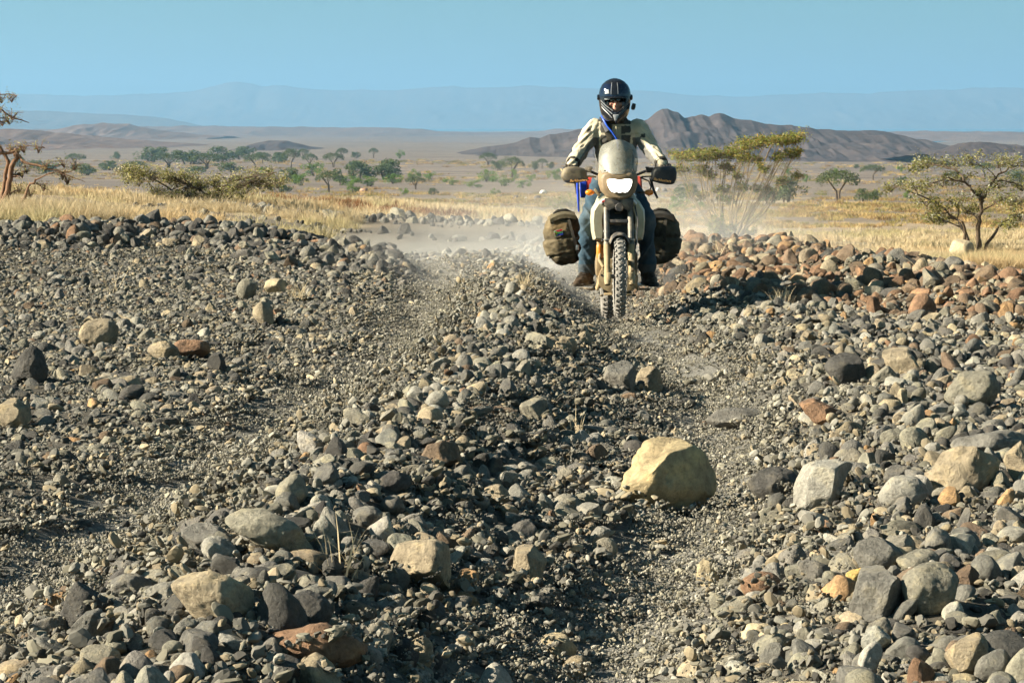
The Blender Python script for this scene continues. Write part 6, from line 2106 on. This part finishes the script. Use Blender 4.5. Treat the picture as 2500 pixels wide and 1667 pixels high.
# boots
M['boot'] = cloth_mat('dusty_brown_boot', color=(.060, .040, .024), dust_amt=.35, rough=.75, weave=120)
M['sole'] = simple_mat('boot_sole', (.022, .021, .020), .8, 0, 40, .2, .2, .003, DUST, .25)
for s, sg, yaw in (('L', -1, 34), ('R', 1, 16)):
    a = J['ank' + s]
    rm = Matrix.Rotation(R(-yaw * -sg if sg > 0 else -yaw), 3, 'Z')
    def bp(x, y, z): return V3((a.x, a.y, 0)) + rm @ V3((x * 1.0, y, 0)) + V3((0, 0, z))
    mb = MB()
    rings = []
    for z, yc, hw, hl in ((.40, .0, .062, .066), (.36, .0, .060, .066), (.33, -.01, .056, .070), (.30, -.03, .054, .092), (.275, -.06, .054, .125), (.25, -.075, .056, .150), (.238, -.078, .056, .152)):
        ring = []
        for j in range(24):
            q = 2 * math.pi * j / 24
            c_, s_ = math.cos(q), math.sin(q)
            ring.append(bp(hw * abs(c_) ** .8 * math.copysign(1, c_) * (1 - .15 * (s_ < -.6)), yc + hl * s_, z - (.010 if z < .3 and s_ < -.5 else 0)))
        rings.append(ring)
    mb.loft(rings)
    me = organic(mb, .007, 4)
    v = verts_np(me)
    push(me, .006 * fbm(v[:, 0] * 25, v[:, 1] * 25, v[:, 2] * 40, oct=3, seed=421))
    bt = link_mesh('boot', me, M['boot'], person)
    mb = MB(); rings = []
    for z, e_ in ((.242, 1.04), (.222, 1.05)):
        rings.append([bp(.060 * e_ * abs(math.cos(q)) ** .8 * math.copysign(1, math.cos(q)) * (1 - .15 * (math.sin(q) < -.6)), -.078 + .158 * e_ * math.sin(q), z - (.010 if math.sin(q) < -.5 else 0)) for q in [2 * math.pi * j / 24 for j in range(24)]])
    mb.loft(rings); mb.build('sole', M['sole'], bt)
    mb = MB()
    for k in range(4):
        mb.tube([bp(-.030, -.085 - .018 * k, .325 - .013 * k), bp(0, -.098 - .018 * k, .331 - .013 * k), bp(.030, -.085 - .018 * k, .325 - .013 * k)], .0035, 6)
    mb.build('laces', M['strap'], bt)

# helmet
M['helmet'] = simple_mat('gloss_black_helmet', (.012, .013, .016), .16, 0, 20, .2, 0, .001, DUST, .04, spec=.6)
M['helmet_grey'] = simple_mat('grey_helmet_trim', (.30, .30, .29), .35, .2, 30, .2, 0)
M['liner'] = cloth_mat('pale_helmet_liner', color=(.42, .38, .31), dust_amt=.1)
M['visor'] = simple_mat('smoked_visor', (.006, .010, .028), .06, 0, 10, .2, 0, spec=.8)
HC = V3((-.008, .715, 0))
HZ = [1.640, 1.665, 1.70, 1.735, 1.78, 1.83, 1.88, 1.92, 1.955, 1.985, 2.003, 2.011]
HA = [.078, .100, .116, .126, .134, .139, .138, .129, .111, .080, .045, .012]
HF = [.158, .170, .174, .168, .158, .152, .146, .134, .114, .082, .046, .012]
HB = [.09, .118, .134, .142, .150, .156, .155, .145, .124, .09, .05, .013]
def helm(z, a, s=1.0):
    """point on the shell at height z; a = 0 straight ahead, turning to the rider's left"""
    w, f, b = np.interp(z, HZ, HA), np.interp(z, HZ, HF), np.interp(z, HZ, HB)
    c_, s_ = math.cos(a), math.sin(a)
    x_ = w * abs(s_) ** .92 * math.copysign(1, s_)
    nose = .020 * math.exp(-(a / .35) ** 2) * smooth01((1.75 - z) / .08)
    y_ = -(f + nose) * abs(c_) ** .92 if c_ > 0 else b * abs(c_) ** .92
    dz = -.022 * math.exp(-(a / .5) ** 2) * float(smooth01((1.72 - z) / .08))
    return HC + V3((x_ * s, y_ * s, z + dz + (z - 1.84) * (s - 1)))
bm = bmesh.new()
zs = np.concatenate([np.linspace(1.64, 1.95, 44), np.linspace(1.957, 2.011, 14)])
grid = [[bm.verts.new(helm(z, 2 * math.pi * k / 96)) for k in range(96)] for z in zs]
for i in range(len(zs) - 1):
    for k in range(96):
        zc = (zs[i] + zs[i + 1]) / 2; a = ((k + .5) / 96 * 2 * math.pi + math.pi) % (2 * math.pi) - math.pi
        half = np.interp(zc, [1.722, 1.732, 1.76, 1.80, 1.835, 1.845], [.12, .34, .56, .70, .74, .74])
        if 1.722 < zc < 1.845 and abs(a) < half: continue
        bm.faces.new((grid[i][k], grid[i][(k + 1) % 96], grid[i + 1][(k + 1) % 96], grid[i + 1][k]))
bm.faces.new(grid[-1])
mb = MB(); mb.bm.free(); mb.bm = bm
hel = mb.build('helmet', M['helmet'], person, True, 60)
sm = hel.modifiers.new('thickness', 'SOLIDIFY'); sm.thickness = .012; sm.offset = -1
def patch_on_helmet(name, a0, a1, z0, z1, s0, s1, mat, na=10, nz=6, parent=None, shape=None):
    mb = MB(); rings = []
    for i in range(nz + 1):
        z = z0 + (z1 - z0) * i / nz
        lo, hi = (a0, a1) if shape is None else shape(i / nz)
        r = [helm(z, lo + (hi - lo) * k / na, s1) for k in range(na + 1)] + [helm(z, hi + (lo - hi) * k / na, s0) for k in range(na + 1)]
        rings.append(r)
    mb.loft(rings)
    return mb.build(name, mat, parent or hel)
patch_on_helmet('raised_visor', -1.15, 1.15, 1.852, 1.955, 1.0, 1.045, M['visor'], 24, 8, shape=lambda t: (-1.15 + .25 * t, 1.15 - .25 * t))
patch_on_helmet('brow_vent', -.22, .10, 1.865, 1.965, 1.03, 1.085, M['helmet'], 6, 6)
for a0 in (-.25, .10):
    patch_on_helmet('vent_edge', a0, a0 + .035, 1.868, 1.960, 1.03, 1.092, M['helmet_grey'], 2, 5)
patch_on_helmet('brow_scoop', -.62, -.34, 1.872, 1.905, 1.03, 1.085, M['helmet_grey'], 5, 3, shape=lambda t: (-.62 + .08 * t, -.34 - .04 * t))
mb = MB(); rings = []
for k in range(15):
    a = -.80 + 1.6 * k / 14
    p = helm(1.848, a, 1.03); q = helm(1.846, a, 1.03 + .16 * math.cos(a * 1.7)); 
    rings.append([p + V3((0, 0, .004)), q + V3((0, 0, -.006)), q + V3((0, 0, -.011)), p + V3((0, 0, -.008))])
mb.loft(rings); mb.build('peak', M['helmet'], hel)
patch_on_helmet('peak_edge', -.66, -.30, 1.826, 1.846, 1.03, 1.06, M['helmet_grey'], 5, 2)
for sg in (-1, 1):
    mb = MB(); p = helm(1.845, sg * 1.45, 1.0); mb.tube([p - V3((sg * .01, 0, 0)), p + V3((sg * .012, 0, 0)), p + V3((sg * .016, 0, 0))], [.026, .024, .016], 18); mb.build('pivot', M['helmet'], hel)
    for k, (z0, z1) in enumerate(((1.742, 1.750), (1.716, 1.724), (1.690, 1.698))):
        mb = MB()
        pts = [helm(np.interp(t, [0, 1], [z0 - .012, z0 + .075]), sg * np.interp(t, [0, 1], [.16 + .05 * k, 1.05]), 1.012) for t in np.linspace(0, 1, 9)]
        mb.tube(pts, .0032, 6); mb.build('chin_groove', M['helmet_grey'] if sg < 0 else M['black_dusty'], hel)
patch_on_helmet('chin_vent', -.16, .16, 1.668, 1.700, 1.0, 1.045, M['helmet_grey'], 6, 3, shape=lambda t: (-.08 - .10 * t, .08 + .10 * t))
for sg in (-1, 1):
    mb = MB(); mb.ball((-.008 + sg * .078, .715 - .085, 1.765), (.020, .040, .048), 3, (0, R(sg * -18), 0)); mb.build('cheek_pad', M['liner'] if sg < 0 else M['strap_grey'], hel)
mb = MB(); mb.box((.152, .715 - .03, 1.765), (.034, .07, .058), (0, R(12), 0), .014); mb.tube([(.150, .66, 1.765), (.150, .62, 1.765)], [.018, .018], 14); mb.build('side_camera', M['black'], hel)
# sunglasses
M['lens'] = simple_mat('dark_lens', (.004, .004, .005), .08, 0, 10, .1, 0, spec=.8)
mb = MB()
for sg in (-1, 1):
    rings = []
    for k in range(11):
        t = k / 10
        xx = sg * (.006 + .062 * t)
        yy = -.100 + .052 * t ** 2.2
        hh = np.interp(t, [0, .15, .5, .85, 1], [.009, .017, .020, .015, .009])
        rings.append([hc + V3((xx, yy - .004, .024 + hh * .9)), hc + V3((xx, yy - .008, .022)), hc + V3((xx, yy - .004, .022 - hh)), hc + V3((xx, yy + .002, .022 - hh)), hc + V3((xx, yy + .002, .024 + hh * .9))])
    mb.loft(rings)
mb.tube([hc + V3((-.012, -.105, .026)), hc + V3((.012, -.105, .026))], .004, 8)
for sg in (-1, 1):
    mb.tube([hc + V3((sg * .066, -.050, .026)), hc + V3((sg * .077, .01, .024))], .003, 6)
mb.build('sunglasses', M['lens'], person)

# ------------------------------------------------------------------ dust raised by the wheels
def build_dust():
    t = NT('road_dust')
    c = t.coord('Object')
    v = t.n('ShaderNodeVolumePrincipled')
    v.inputs['Color'].default_value = (.98, .96, .91, 1)
    v.inputs['Anisotropy'].default_value = .1
    ln = t.n('ShaderNodeVectorMath', operation='LENGTH'); t.l(c, ln.inputs[0])
    fall = t.n('ShaderNodeMapRange', interpolation_type='SMOOTHSTEP'); fall.inputs[1].default_value = 1.0; fall.inputs[2].default_value = .15; t.l(ln.outputs[1], fall.inputs[0])
    n = t.noise(t.mapping(c, (2.2, 2.0, 1.2)), 1.5, 4, .6, .4)
    nn = t.ramp(n, [(.38, 0.0), (.66, 1.0)])
    sep = t.n('ShaderNodeSeparateXYZ'); t.l(c, sep.inputs[0])
    low = t.n('ShaderNodeMapRange', interpolation_type='SMOOTHSTEP'); low.inputs[1].default_value = .75; low.inputs[2].default_value = -.55; low.inputs[3].default_value = .12; low.inputs[4].default_value = 1.0; t.l(sep.outputs[2], low.inputs[0])
    d = t.math('MULTIPLY', t.math('MULTIPLY', fall.outputs[0], t.math('ADD', t.math('MULTIPLY', nn, .75), .25)), low.outputs[0])
    t.l(t.math('MULTIPLY', d, DUST_DENSITY), v.inputs['Density'])
    t.l(v.outputs[0], t.out.inputs['Volume'])
    bm = bmesh.new(); bmesh.ops.create_icosphere(bm, subdivisions=4, radius=1.0)
    me = bpy.data.meshes.new('dust_cloud'); bm.to_mesh(me); bm.free()
    o = link_mesh('dust_cloud', me, t.m)
    o.location = (1.15, 29.2, .10)
    o.scale = (3.6, 7.4, 1.8)
    tagk(o, 'pale dust cloud hanging over the track behind the motorcycle', 'dust', kind='stuff')
DUST_DENSITY = .28
build_dust()
